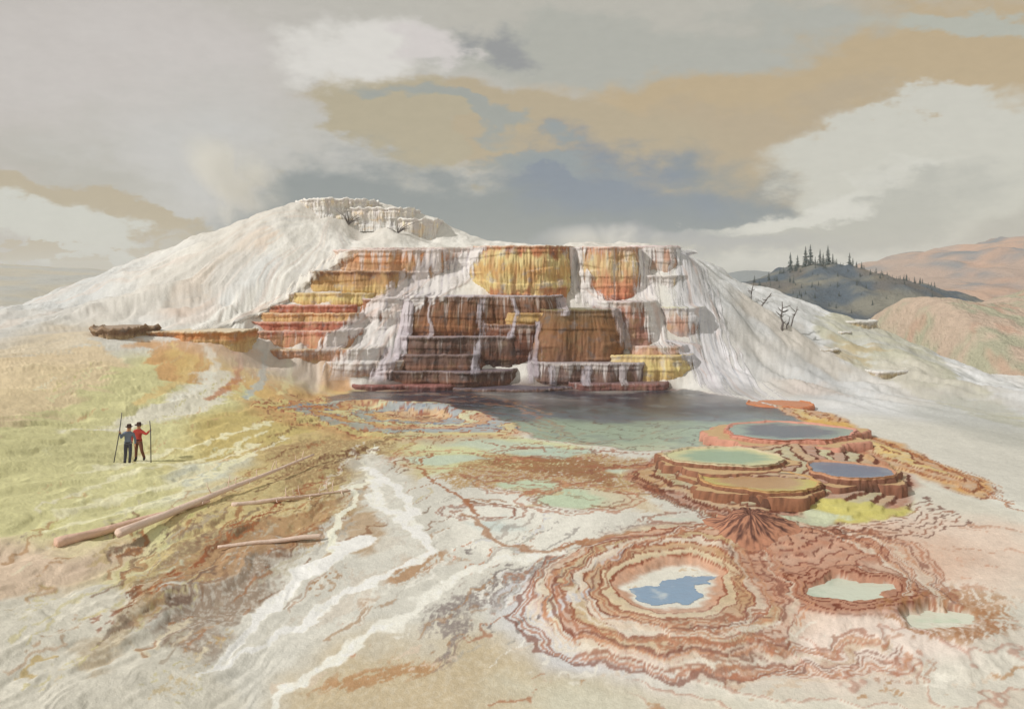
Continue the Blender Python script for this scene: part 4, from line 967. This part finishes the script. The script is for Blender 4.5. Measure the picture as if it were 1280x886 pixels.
ridge('distant_hill', [(840, 362), (880, 356), (905, 349), (922, 341), (935, 338), (948, 341), (970, 346), (1010, 352), (1050, 362)], 1500, -30, 700, 500, c_blue, 3)
ridge('distant_hill', [(-900, 340), (-500, 324), (-200, 336), (-60, 326), (60, 334), (160, 340), (300, 348), (420, 350), (560, 352)], 1300, -34, 800, 500, lambda x, y, z, t, sc: mixn((192, 192, 188), (202, 194, 176), ss(fbm(x * sc, y * sc, 3, 35), -.2, .2)), 23)  # left ridge paled by haze painted into its colour
ridge('mountains', [(1000, 368), (1040, 350), (1080, 338), (1105, 326), (1120, 328), (1138, 318), (1160, 313), (1176, 326), (1200, 318), (1235, 306), (1275, 302), (1340, 288), (1420, 300), (1560, 320), (1700, 350)], 900, -32, 560, 400, c_red, 13, .42, 420)
ph_, (hx, hz) = ridge('pine_hill', [(880, 366), (915, 354), (945, 351), (965, 347), (982, 340), (1000, 332), (1030, 330), (1060, 338), (1090, 346), (1120, 352), (1150, 362), (1180, 374), (1230, 390), (1300, 410), (1400, 430)], 350, -32, 190, 160, c_pine, 7, .2, 420)
ridge('red_slope', [(1096, 445), (1112, 432), (1122, 402), (1132, 382), (1150, 371), (1180, 372), (1210, 377), (1240, 379), (1275, 368), (1340, 352), (1450, 340), (1600, 350)], 210, -24, 95, 70, c_sal, 19, .10, 320)

# ------------------------------------------------------------------ pines on the far hill
def tube(pts, rad, seg=10, rough=.0, seed=0, cap=True):
    pts = np.array(pts, float); rad = np.array(rad, float); n = len(pts)
    T_ = np.gradient(pts, axis=0); T_ /= np.linalg.norm(T_, axis=1)[:, None] + 1e-9
    ref = np.array((0, 0, 1.)) if abs(T_[0][2]) < .9 else np.array((1., 0, 0))
    U = np.cross(T_, ref); U /= np.linalg.norm(U, axis=1)[:, None]; W_ = np.cross(U, T_)
    a = np.linspace(0, 2 * math.pi, seg, endpoint=False)
    r = rad[:, None] * (1 + rough * fbm(np.cos(a)[None] * 1.5 + seed, np.arange(n)[:, None] * .35 + np.sin(a)[None] * 1.5, 3, seed))
    V = pts[:, None] + r[..., None] * (np.cos(a)[None, :, None] * U[:, None] + np.sin(a)[None, :, None] * W_[:, None])
    V = V.reshape(-1, 3); Fq = grid_faces(n, seg, True)
    if cap:
        b = len(V); V = np.concatenate([V, pts[:1], pts[-1:]])
        f1 = np.array([[b, (i + 1) % seg, i, b] for i in range(seg)]); f2 = np.array([[b + 1, (n - 1) * seg + i, (n - 1) * seg + (i + 1) % seg, b + 1] for i in range(seg)])
        return V, Fq, np.concatenate([f1, f2])[:, :3]
    return V, Fq, None


class MB:
    def __init__(s): s.V = []; s.F = []; s.M = []; s.n = 0
    def add(s, V, *faces, mi=0):
        for Fa in faces:
            if Fa is None: continue
            for f in Fa: s.F.append([int(i) + s.n for i in f]); s.M.append(mi)
        s.V.extend(map(tuple, V)); s.n += len(V)
    def tube(s, p, r, seg=8, rough=0, seed=0, mi=0):
        V, a, b = tube(p, r, seg, rough, seed); s.add(V, a, b, mi=mi)
    def build(s, name, mats, parent=None, smooth=True):
        me = bpy.data.meshes.new(name); me.from_pydata(s.V, [], s.F)
        for m_ in (mats if isinstance(mats, (list, tuple)) else [mats]): me.materials.append(m_)
        for p, mi in zip(me.polygons, s.M): p.use_smooth = smooth; p.material_index = mi
        o = bpy.data.objects.new(name, me); COL.objects.link(o)
        if parent: o.parent = parent
        return o


M_pine = mat('pine_needles', (78, 92, 92), bump=0, var=.3, vscale=1)
M_bark = mat('pine_bark', (96, 84, 76), bump=.3, bscale=4)
M_dead = mat('dead_wood', (112, 106, 104), bump=.4, bscale=8, var=.2)
M_log = mat('bleached_log', (230, 206, 192), bump=.6, bscale=5, var=.16, vscale=2, grit=.12)
M_logd = mat('weathered_log', (224, 190, 172), bump=.6, bscale=5, var=.2, vscale=2, grit=.12)


def pine(x, y, z, h, seed, label, group='pines along the far dark hill'):
    rs = random.Random(seed); root = empty('pine_tree', (x, y, z), label=label, cat='tree', group=group)
    b = MB(); b.tube([(0, 0, -h * .05), (0, 0, h * .5), (rs.uniform(-.1, .1), 0, h * .99)], [h * .03, h * .02, h * .005], 6); b.build('trunk', M_bark, root)
    b = MB(); tiers_ = 15
    for i in range(tiers_):
        q = i / (tiers_ - 1); zz = h * (.14 + .84 * q); rr = h * (.20 * (1 - q) ** .8 + .012) * rs.uniform(.65, 1.15)
        for j in range(9):
            a = rs.uniform(0, 6.28); l = rr * rs.uniform(.6, 1.2); w_ = l * .38; dz = -l * rs.uniform(.15, .5)
            ca, sa = math.cos(a), math.sin(a)
            b.add([(0, 0, zz + h * .02), (ca * l * .6 - sa * w_, sa * l * .6 + ca * w_, zz + dz * .6), (ca * l, sa * l, zz + dz), (ca * l * .6 + sa * w_, sa * l * .6 - ca * w_, zz + dz * .6),
                   (ca * l * .5, sa * l * .5, zz + dz * .5 - h * .03)], [[0, 1, 2, 3], [1, 0, 4], [0, 3, 4], [3, 2, 4], [2, 1, 4]])
    b.build('crown', M_pine, root, smooth=False)
    return root


PN = [(988, 22, 327, 'short'), (997, 16, 0, ''), (1007, 24, 0, 'tall'), (1013, 27, 0, ''), (1019, 12, 0, ''), (1025, 21, 0, ''), (1029, 15, 0, ''), (1035, 24, 0, ''), (1041, 13, 0, ''), (1062, 23, 0, ''), (1066, 16, 0, ''), (961, 10, 0, ''), (975, 9, 0, ''), (1080, 11, 0, '')]
PL = ['medium pine at the left shoulder of the tall hilltop cluster', 'low pine filling in left of the two tallest pines', 'tall pine just left of the tallest one on the hilltop', 'tallest pine of the cluster on the dark hill', 'small pine right of the tallest hilltop pine', 'tall pine standing in the middle of the hilltop cluster', 'lower pine between the middle and right spires of the cluster', 'tall spire pine at the right of the hilltop cluster', 'short pine ending the hilltop cluster on the right', 'lone tall pine standing right of the hilltop cluster', 'shorter pine leaning close to the lone tall pine', 'tiny pine farthest left on the dark hill', 'small pine between the leftmost tiny pine and the cluster', 'small pine right of the lone tall pine']
for i, ((px, hp, _, _), lb) in enumerate(zip(PN, PL)):
    Y = 349 - (i % 3) * 4; x = (px - 640) / F * Y; z = np.interp(x, hx, hz) - 1.2
    pine(x, Y, z, hp / F * Y + 1.2, 100 + i, lb)
rs = random.Random(5)
for i in range(46):
    px = 985 + (1215 - 985) * (i + rs.uniform(0, .8)) / 46; Y = 347 - rs.uniform(0, 8); x = (px - 640) / F * Y
    pine(x, Y, np.interp(x, hx, hz) - 1.5, rs.uniform(6, 13) / F * Y * (1.1 if px < 1100 else .9), 200 + i, 'small dark pine in the even row down the ridge right of the hilltop cluster', 'small pines in a row on the ridge')

bpy.context.view_layer.update()
PLB = ('small dark pine scattered on the face of the far wooded hill',)
for i in range(150):
    px = rs.uniform(930, 1175); k = rs.random() ** 1.3; Y = 346 - 75 * k; x = (px - 640) / F * Y
    hit, loc, _, _ = ph_.ray_cast(Vector((x, Y, 300)), Vector((0, 0, -1)))
    if hit: pine(x, Y, loc.z - .8, rs.uniform(5, 12) / F * Y, 400 + i, 'small pine %s on the %s of the wooded hill' % ('near the crest' if k < .15 else 'halfway down the face' if k < .5 else 'low on the face', 'left side' if px < 1010 else 'middle' if px < 1085 else 'right side'), 'pines scattered over the far hill face')

# ------------------------------------------------------------------ dead trees on the right slope
def dead_tree(base, tip, r, label, seed, nb=5, Yv=None):
    g = at(*base); z0 = gz(*g); Y = g[1]; t = unp(tip[0], tip[1], Y); p0 = np.array((g[0], Y, z0 - .3))
    root = empty('dead_tree', (g[0], Y, z0), label=label, cat='dead tree', group='dead trees on the white right slope')
    rs = random.Random(seed); off = np.array((g[0], Y, z0)); b = MB()
    pts = [p0 + (t - p0) * q + np.array((rs.uniform(-.06, .06), rs.uniform(-.2, .2), 0)) for q in np.linspace(0, 1, 7)]
    b.tube([p - off for p in pts], np.linspace(r, r * .3, 7), 8, .3, seed); b.build('trunk', M_dead, root)
    L = np.linalg.norm(t - p0)
    for k in range(nb):
        q = rs.uniform(.3, .92); s0 = p0 + (t - p0) * q; sgn = rs.choice((-1, 1)); l = L * rs.uniform(.12, .34)
        e = s0 + np.array((sgn * l * .8, rs.uniform(-.3, .3) * l, l * rs.uniform(.0, .8)))
        b = MB(); b.tube([s0 - off, (s0 + e) / 2 - off + np.array((0, 0, -.05)), e - off], [r * .45, r * .35, r * .15], 6); b.build('branch', M_dead, root)
    return root

dead_tree((938, 375), (941, 353), .085, 'small bare dead tree highest up the right slope', 1)
dead_tree((950, 390), (964, 366), .085, 'bare dead tree leaning right, second from the slope crest', 2)
dead_tree((978, 418), (977, 377), .13, 'tallest upright dead tree on the right slope', 3, 6)
dead_tree((982, 417), (987, 396), .075, 'short dead stem beside the tallest dead tree', 4, 2)
dead_tree((988, 414), (996, 383), .085, 'dead tree leaning right past the tallest dead tree', 5, 4)

# dead shrubs under the summit ledge
for i, (bp, lb) in enumerate((((436, 282), 'leafless shrub low under the left end of the summit crust'), ((460, 284), 'leafless shrub in the middle of the hollow below the summit crust'), ((497, 292), 'leafless shrub at the right below the overhanging crust'))):
    g = np.array(at(*bp)); z0 = gz(*g); rs = random.Random(50 + i); b = MB()
    for k in range(9):
        a = rs.uniform(-1.2, 1.2); l = rs.uniform(.8, 1.8)
        b.tube([(0, 0, -.1), (math.sin(a) * l * .5, rs.uniform(-.3, .1), math.cos(a) * l * .5), (math.sin(a * 1.3) * l, rs.uniform(-.4, .1), math.cos(a) * l * .9)], [.05, .035, .015], 5)
    o = b.build('dead_shrub', M_dead); o.location = (g[0], g[1] - .1, z0); tag(o, lb, 'shrub', 'dead shrubs below the summit crust')

# ------------------------------------------------------------------ fallen logs
def log(p_big, p_small, r0, r1, label, seed, m, lift=0.0, spikes=0, spike_side=1):
    a, b_ = at(*p_big), at(*p_small)
    n = 26; q = np.linspace(0, 1, n); XY = a[None] + (b_ - a)[None] * q[:, None]
    za, zb_ = gz(*a), gz(*b_)
    S = Surf(XY[:, 0], XY[:, 1]); rad = r0 + (r1 - r0) * q ** .9
    zl = za + (zb_ - za) * q; need = (S.z + rad * .75) - zl; up = np.percentile(need, 80) + lift
    P = np.stack([XY[:, 0], XY[:, 1], zl + up], -1)
    rs = random.Random(seed)
    P[:, 2] += np.array([.012 * math.sin(i * .5 + seed) for i in range(n)])
    c0 = P[0].copy(); root = empty('fallen_log', tuple(c0), label=label, cat='log', group='fallen bleached logs on the hillside')
    b = MB(); b.tube(P - c0, rad, 18, .3, seed); b.build('trunk', m, root)
    d = (P[-1] - P[0]); d /= np.linalg.norm(d)
    for k in range(spikes):
        i = int(n * (.35 + .6 * (k + .3) / spikes)); p = P[i] - c0; l = rs.uniform(.22, .5)
        u = np.array((rs.uniform(-.4, .2), rs.uniform(-.5, .5), 1.0)) if k % 4 else np.array((.2, -1.0, -.1)); u = u / np.linalg.norm(u)
        b = MB(); b.tube([p, p + u * (rad[i] + l * .5), p + u * (rad[i] + l) + d * .05], [.024, .018, .006], 6); b.build('branch_stub', M_log, root)
    return root

log((70, 679), (262, 634), .17, .05, 'thick reddish fallen log farthest left, pointing under the longest log', 1, M_logd)
log((148, 681), (392, 581), .155, .045, 'longest fallen log, pinkish, slanting up to the right across the others', 2, M_log, .14, 11)
log((290, 637), (438, 615), .10, .03, 'thin fallen log with branch stubs right of the longest log', 3, M_log, 0, 9)
log((272, 688), (402, 673), .055, .085, 'short pale fallen pole lying lowest, near the white stream', 4, M_log)

# ------------------------------------------------------------------ two walkers
def cloth(name, c): return mat(name, c, bump=.3, bscale=12, var=.15, vscale=8, rough=.95)
M_skin = cloth('skin', (190, 140, 112)); M_blue = cloth('blue_coat', (112, 122, 146)); M_red = cloth('red_shirt', (176, 66, 58))
M_dkt = cloth('dark_trousers', (70, 70, 84)); M_brt = cloth('brown_trousers', (112, 72, 56)); M_boot = cloth('boots', (44, 36, 34)); M_hat = cloth('hat_felt', (70, 48, 42)); M_hair = cloth('hair', (58, 42, 34))
M_staff = mat('staff_wood', (84, 84, 92), bump=.2, bscale=10); M_eye = cloth('eye', (30, 26, 26))


def skin_body(J, E, Rr, mats, mi_fn, parent, extra=None):
    """one continuous figure grown round a skeleton"""
    names = list(J); idx = {k: i for i, k in enumerate(names)}
    me = bpy.data.meshes.new('body_skeleton'); me.from_pydata([J[k] for k in names], [(idx[a], idx[b]) for a, b in E], [])
    o = bpy.data.objects.new('body', me); COL.objects.link(o)
    sk = o.modifiers.new('Skin', 'SKIN'); sk.use_smooth_shade = True; sk.branch_smoothing = .3
    for k in names:
        v = me.skin_vertices[0].data[idx[k]]; r = Rr[k]; v.radius = r if isinstance(r, tuple) else (r, r); v.use_root = (k == 'pelvis')
    su = o.modifiers.new('Sub', 'SUBSURF'); su.levels = su.render_levels = 2
    dg = bpy.context.evaluated_depsgraph_get(); dg.update()
    nm = bpy.data.meshes.new_from_object(o.evaluated_get(dg)); o.modifiers.clear(); o.data = nm; nm.name = 'body'
    V = [tuple(v.co) for v in nm.vertices]; Fa = [list(p.vertices) for p in nm.polygons]
    b = MB(); b.add(V, Fa)
    b.M = [mi_fn(nm.polygons[i].center) for i in range(len(Fa))]
    if extra: extra(b)
    bpy.data.objects.remove(o)
    o = b.build('body', mats, parent)
    bmm = bmesh.new(); bmm.from_mesh(o.data); bmesh.ops.recalc_face_normals(bmm, faces=bmm.faces); bmm.to_mesh(o.data); bmm.free()
    rm = o.modifiers.new('Remesh', 'REMESH'); rm.mode = 'VOXEL'; rm.use_smooth_shade = True
    for vs in (.009, .0097, .0085, .0105, .0113, .012, .0132, .008, .0145):
        rm.voxel_size = vs; dg = bpy.context.evaluated_depsgraph_get(); dg.update()
        nm = bpy.data.meshes.new_from_object(o.evaluated_get(dg))
        if len(nm.vertices) > 9000: break
    o.modifiers.clear(); o.data = nm; nm.name = 'body'
    print('BODY', vs, len(nm.vertices))
    nm.materials.clear()
    for m_ in mats: nm.materials.append(m_)
    for p in nm.polygons: p.material_index = mi_fn(p.center); p.use_smooth = True
    return o


def person(px, py, H, yaw, coat, trous, pose, label, hatw):
    g = np.array(at(px, py)); z0 = gz(*g); root = empty('person', (g[0], g[1], z0), label=label, cat='person')
    root.rotation_euler = (0, 0, yaw); s = H / 1.8
    J = {k: tuple(np.array(v) * s) for k, v in pose['J'].items()}
    E = [('pelvis', 'belly'), ('belly', 'chest'), ('chest', 'neckb'), ('neckb', 'neck'), ('neck', 'head'), ('head', 'crown'),
         ('neckb', 'shL'), ('shL', 'elL'), ('elL', 'wrL'), ('wrL', 'haL'), ('neckb', 'shR'), ('shR', 'elR'), ('elR', 'wrR'), ('wrR', 'haR'),
         ('pelvis', 'hipL'), ('hipL', 'knL'), ('knL', 'anL'), ('anL', 'toL'), ('pelvis', 'hipR'), ('hipR', 'knR'), ('knR', 'anR'), ('anR', 'toR')]
    Rr = dict(pelvis=(.15, .11), belly=(.145, .11), chest=(.17, .12), neckb=(.11, .08), neck=.055, head=(.085, .10), crown=(.075, .085), shL=.075, shR=.075, elL=.05, elR=.05, wrL=.035, wrR=.035, haL=.04, haR=.04,
              hipL=.095, hipR=.095, knL=.065, knR=.065, anL=.055, anR=.055, toL=.045, toR=.045)
    Rr = {k: (tuple(np.array(v) * s * 1.12) if isinstance(v, tuple) else v * s * 1.15) for k, v in Rr.items()}
    wl = np.array(J['haL']); wr = np.array(J['haR']); hip = J['pelvis'][2]
    def mi(c):
        c = np.array(c)
        if min(np.linalg.norm(c - wl), np.linalg.norm(c - wr)) < .085 * s: return 0
        if c[2] > J['neck'][2] - .01: return 0
        if c[2] < .14 * s + min(J['anL'][2], J['anR'][2]) and abs(c[2]) < max(J['anL'][2], J['anR'][2]) + .06: return 3
        if c[2] < hip + .02: return 2
        return 1
    hd = np.array(J['head'])
    def extra(b):
        # fingers closed round what each hand holds, thumb opposite; nose, ears, eyes and mouth
        for hnd, grip in ((wl, pose['gripL']), (wr, pose['gripR'])):
            for k in range(4):
                zz = (.03 - .02 * k) * s; l = (.05, .056, .053, .042)[k] * s
                gx, gy = grip
                p = hnd + np.array((gx * .02 * s, gy * .02 * s, zz)); q = p + np.array((gx * l, gy * l, 0)); r_ = q + np.array((-gy * .028, gx * .028, -.004)) * s; t_ = r_ + np.array((-gx * .03, -gy * .03, -.004)) * s
                b.tube([p, q, r_, t_], [.010 * s, .010 * s, .009 * s, .007 * s], 6)
            p = hnd + np.array((0, 0, .03 * s)); b.tube([p, p + np.array((-gy * .03, gx * .03, .02)) * s, p + np.array((gx * .035 - gy * .03, gy * .035 + gx * .03, .03)) * s], [.012 * s, .011 * s, .008 * s], 6)
        f = hd + np.array((0, -.095, .0)) * s
        b.tube([f + np.array((0, .01, .03)) * s, f + np.array((0, -.022, -.005)) * s, f + np.array((0, .01, -.015)) * s], [.008 * s, .015 * s, .008 * s], 6)
        for sx in (-1, 1):
            e = hd + np.array((sx * .033, -.088, .02)) * s; b.tube([e, e + np.array((0, -.008, 0)) * s], [.010 * s, .008 * s], 6, mi=4)
            e = hd + np.array((sx * .085, .0, .0)) * s; b.tube([e + np.array((0, 0, -.03)) * s, e + np.array((sx * .012, .01, 0)) * s, e + np.array((0, 0, .03)) * s], [.01 * s, .014 * s, .01 * s], 6)
        e = hd + np.array((0, -.092, -.048)) * s; b.tube([e + np.array((-.025, .006, 0)) * s, e, e + np.array((.025, .006, 0)) * s], [.006 * s] * 3, 5, mi=4)
    skin_body(J, E, Rr, [M_skin, coat, trous, M_boot, M_eye], mi, root, extra)
    # hair and broad hat
    b = MB(); th = np.linspace(0, 2 * math.pi, 20, endpoint=False)
    V = []
    for q in np.linspace(0, 1, 6): V.append(np.stack([hd[0] + .092 * s * np.cos(th) * math.sqrt(1 - (q * .8) ** 2), hd[1] + .012 + (.104 * s * np.sin(th)) * math.sqrt(1 - (q * .8) ** 2), hd[2] + (.0 + .035 * (np.sin(th) < -.3) + .11 * q) * s * np.ones(20)], -1))
    b.add(np.concatenate(V), grid_faces(6, 20, True)); b.build('hair', M_hair, root)
    b = MB(); V = []; h0 = J['head'][2] + .075 * s
    for r_, zz in ((.09, 0), (hatw * .9, -.005), (hatw, .012), (hatw * .9, .012), (.105, .02), (.10, .08), (.085, .125), (.04, .12), (.005, .11)):
        V.append(np.stack([hd[0] + r_ * s * np.cos(th), hd[1] + r_ * 1.08 * s * np.sin(th), h0 + zz * s + .012 * np.cos(2 * th) * (r_ > .12)], -1))
    b.add(np.concatenate(V), grid_faces(9, 20, True)); b.build('hat', M_hat, root)
    b = MB(); V = []
    pz = J['belly'][2] - .1 * s
    for k, zz in ((1.0, -.025), (1.06, 0), (1.0, .025)): V.append(np.stack([J['pelvis'][0] + .160 * s * k * np.cos(th), J['pelvis'][1] + .122 * s * k * np.sin(th), pz + zz * s + 0 * th], -1))
    b.add(np.concatenate(V), grid_faces(3, 20, True)); b.build('belt', M_boot, root)
    return root, J


def world_pt(root, p):
    a = root.rotation_euler[2]; c_, s_ = math.cos(a), math.sin(a)
    return np.array((root.location[0] + c_ * p[0] - s_ * p[1], root.location[1] + s_ * p[0] + c_ * p[1], root.location[2] + p[2]))


# figure one: blue coat, holds a long staff out on his right (photo left), standing, leaning slightly
poseA = dict(J=dict(pelvis=(0, 0, .95), belly=(.0, 0, 1.12), chest=(0, .01, 1.30), neckb=(.02, .01, 1.45), neck=(.03, 0, 1.53), head=(.05, -.01, 1.64), crown=(.055, -.01, 1.73),
                    shL=(-.17, 0, 1.42), elL=(-.30, -.03, 1.22), wrL=(-.30, -.10, 1.45), haL=(-.31, -.12, 1.53), shR=(.20, .0, 1.40), elR=(.30, .04, 1.14), wrR=(.30, -.06, .94), haR=(.30, -.08, .86),
                    hipL=(-.09, 0, .90), knL=(-.10, -.03, .48), anL=(-.14, .03, .08), toL=(-.15, -.13, .04), hipR=(.09, 0, .90), knR=(.10, -.05, .49), anR=(.06, .0, .08), toR=(.07, -.16, .04)),
             gripL=(-.7, -.5), gripR=(0, -1))
A, JA = person(160, 577, 1.78, R(18), M_blue, M_dkt, poseA, 'person in a blue coat and dark hat gripping a long staff on the left', .17)
poseB = dict(J=dict(pelvis=(0, 0, .95), belly=(.0, 0, 1.12), chest=(.0, .0, 1.29), neckb=(.0, .0, 1.45), neck=(.02, -.02, 1.53), head=(.04, -.03, 1.64), crown=(.045, -.03, 1.73),
                    shL=(-.19, .0, 1.41), elL=(-.30, -.02, 1.14), wrL=(-.22, -.16, .98), haL=(-.20, -.20, .93), shR=(.19, .0, 1.42), elR=(.40, -.06, 1.28), wrR=(.56, -.10, 1.44), haR=(.62, -.11, 1.50),
                    hipL=(-.09, 0, .90), knL=(-.12, .02, .48), anL=(-.17, .10, .08), toL=(-.19, -.05, .04), hipR=(.10, 0, .90), knR=(.24, -.16, .56), anR=(.30, -.02, .18), toR=(.34, -.18, .13)),
             gripL=(.5, -.6), gripR=(.7, -.5))
for k_ in ('chest', 'neckb', 'shL', 'shR'): poseB['J'][k_] = poseA['J'][k_]
B, JB = person(173, 574, 1.76, R(-4), M_red, M_brt, poseB, 'person in a red shirt and brown trousers mid step with arm stretched to a staff', .19)
for root, J, key, tx, bx, h_, lb in ((A, JA, 'haL', .10, -.22, .85, 'long thin dark staff slanting beside the person in blue'), (B, JB, 'haR', -.05, .06, .42, 'shorter dark staff held out to the right by the person in red')):
    h = world_pt(root, J[key]) + np.array((-.02 if key == 'haL' else .03, -.03, 0)); foot = np.array((h[0] + bx, h[1] - .1)); zf = gz(*foot) - .06
    foot = np.array((foot[0], foot[1], zf)); top = h + np.array((tx, .02, h_))
    o_ = foot; b = MB(); b.tube([foot - o_, h - o_, top - o_], [.022, .024, .019], 8, .1, 3); s_ = b.build('walking_staff', M_staff); s_.location = tuple(o_)
    tag(s_, lb, 'staff')

# ------------------------------------------------------------------ steam
def steam(px, py, Y, rad, label, dens, tilt, seed):
    c = unp(px, py, Y); b = MB(); n1_, n2_ = 24, 32
    th = np.linspace(0, 2 * math.pi, n2_, endpoint=False); V = []
    for i in range(n1_):
        p = math.pi * (i + .5) / n1_
        V.append(np.stack([rad[0] * math.sin(p) * np.cos(th), rad[1] * math.sin(p) * np.sin(th), rad[2] * math.cos(p) * np.ones(n2_)], -1))
    b.add(np.concatenate(V), grid_faces(n1_, n2_, True), [list(range(n2_))[::-1]], [[(n1_ - 1) * n2_ + i for i in range(n2_)]])
    m = bpy.data.materials.new('steam'); m.use_nodes = True; g = NT(m.node_tree); g.n.clear()
    out = g.n.new('ShaderNodeOutputMaterial'); pv = g.n.new('ShaderNodeVolumePrincipled'); g.l.new(pv.outputs[0], out.inputs['Volume'])
    pv.inputs['Color'].default_value = (1, 1, 1, 1); pv.inputs['Anisotropy'].default_value = -.55
    tc_ = g.n.new('ShaderNodeTexCoord').outputs['Object']
    mp = g.n.new('ShaderNodeMapping'); g.l.new(tc_, mp.inputs[0]); mp.inputs['Scale'].default_value = (1 / rad[0], 1 / rad[1], 1 / rad[2])
    ln = g.n.new('ShaderNodeVectorMath'); ln.operation = 'LENGTH'; g.l.new(mp.outputs[0], ln.inputs[0])
    fall_ = g.smooth(ln.outputs['Value'], .98, .0)
    nz = g.noise(tc_, 1.3 / max(rad[0], 2), 6, .6, .8); d = g.m('MULTIPLY', fall_, g.smooth(nz, .38, .66))
    g.set(pv.inputs['Density'], g.m('MULTIPLY', d, dens))
    o = b.build('steam', m)
    bmm = bmesh.new(); bmm.from_mesh(o.data); bmesh.ops.recalc_face_normals(bmm, faces=bmm.faces); bmm.to_mesh(o.data); bmm.free()
    o.location = tuple(c); o.rotation_euler = (0, R(tilt), 0)
    tag(o, label, 'steam', kind='stuff'); return o

steam(298, 222, 92, (8.0, 5, 3.8), 'thin steam drifting up left from the summit of the white mound', 1.3, 35, 1)
steam(285, 262, 92, (1.6, 2, 2.6), 'small wisp of steam left of the white mound summit', .8, -12, 3)
steam(765, 296, 92, (9, 4, 1.9), 'faint steam bank above the rim of the terraces', .6, 0, 2)

# ------------------------------------------------------------------ air
b = MB(); b.add([(x, y, z) for z in (-36, 47) for x, y in ((-3200, -400), (3200, -400), (3200, 3200), (-3200, 3200))], [[0, 3, 2, 1], [4, 5, 6, 7], [0, 1, 5, 4], [1, 2, 6, 5], [2, 3, 7, 6], [3, 0, 4, 7]])
m = bpy.data.materials.new('haze'); m.use_nodes = True; g = NT(m.node_tree); g.n.clear()
out = g.n.new('ShaderNodeOutputMaterial'); pv = g.n.new('ShaderNodeVolumePrincipled'); g.l.new(pv.outputs[0], out.inputs['Volume'])
pv.inputs['Color'].default_value = (.93, .95, 1.0, 1); pv.inputs['Density'].default_value = .00035
o = b.build('haze', m, smooth=False); tag(o, kind='stuff')
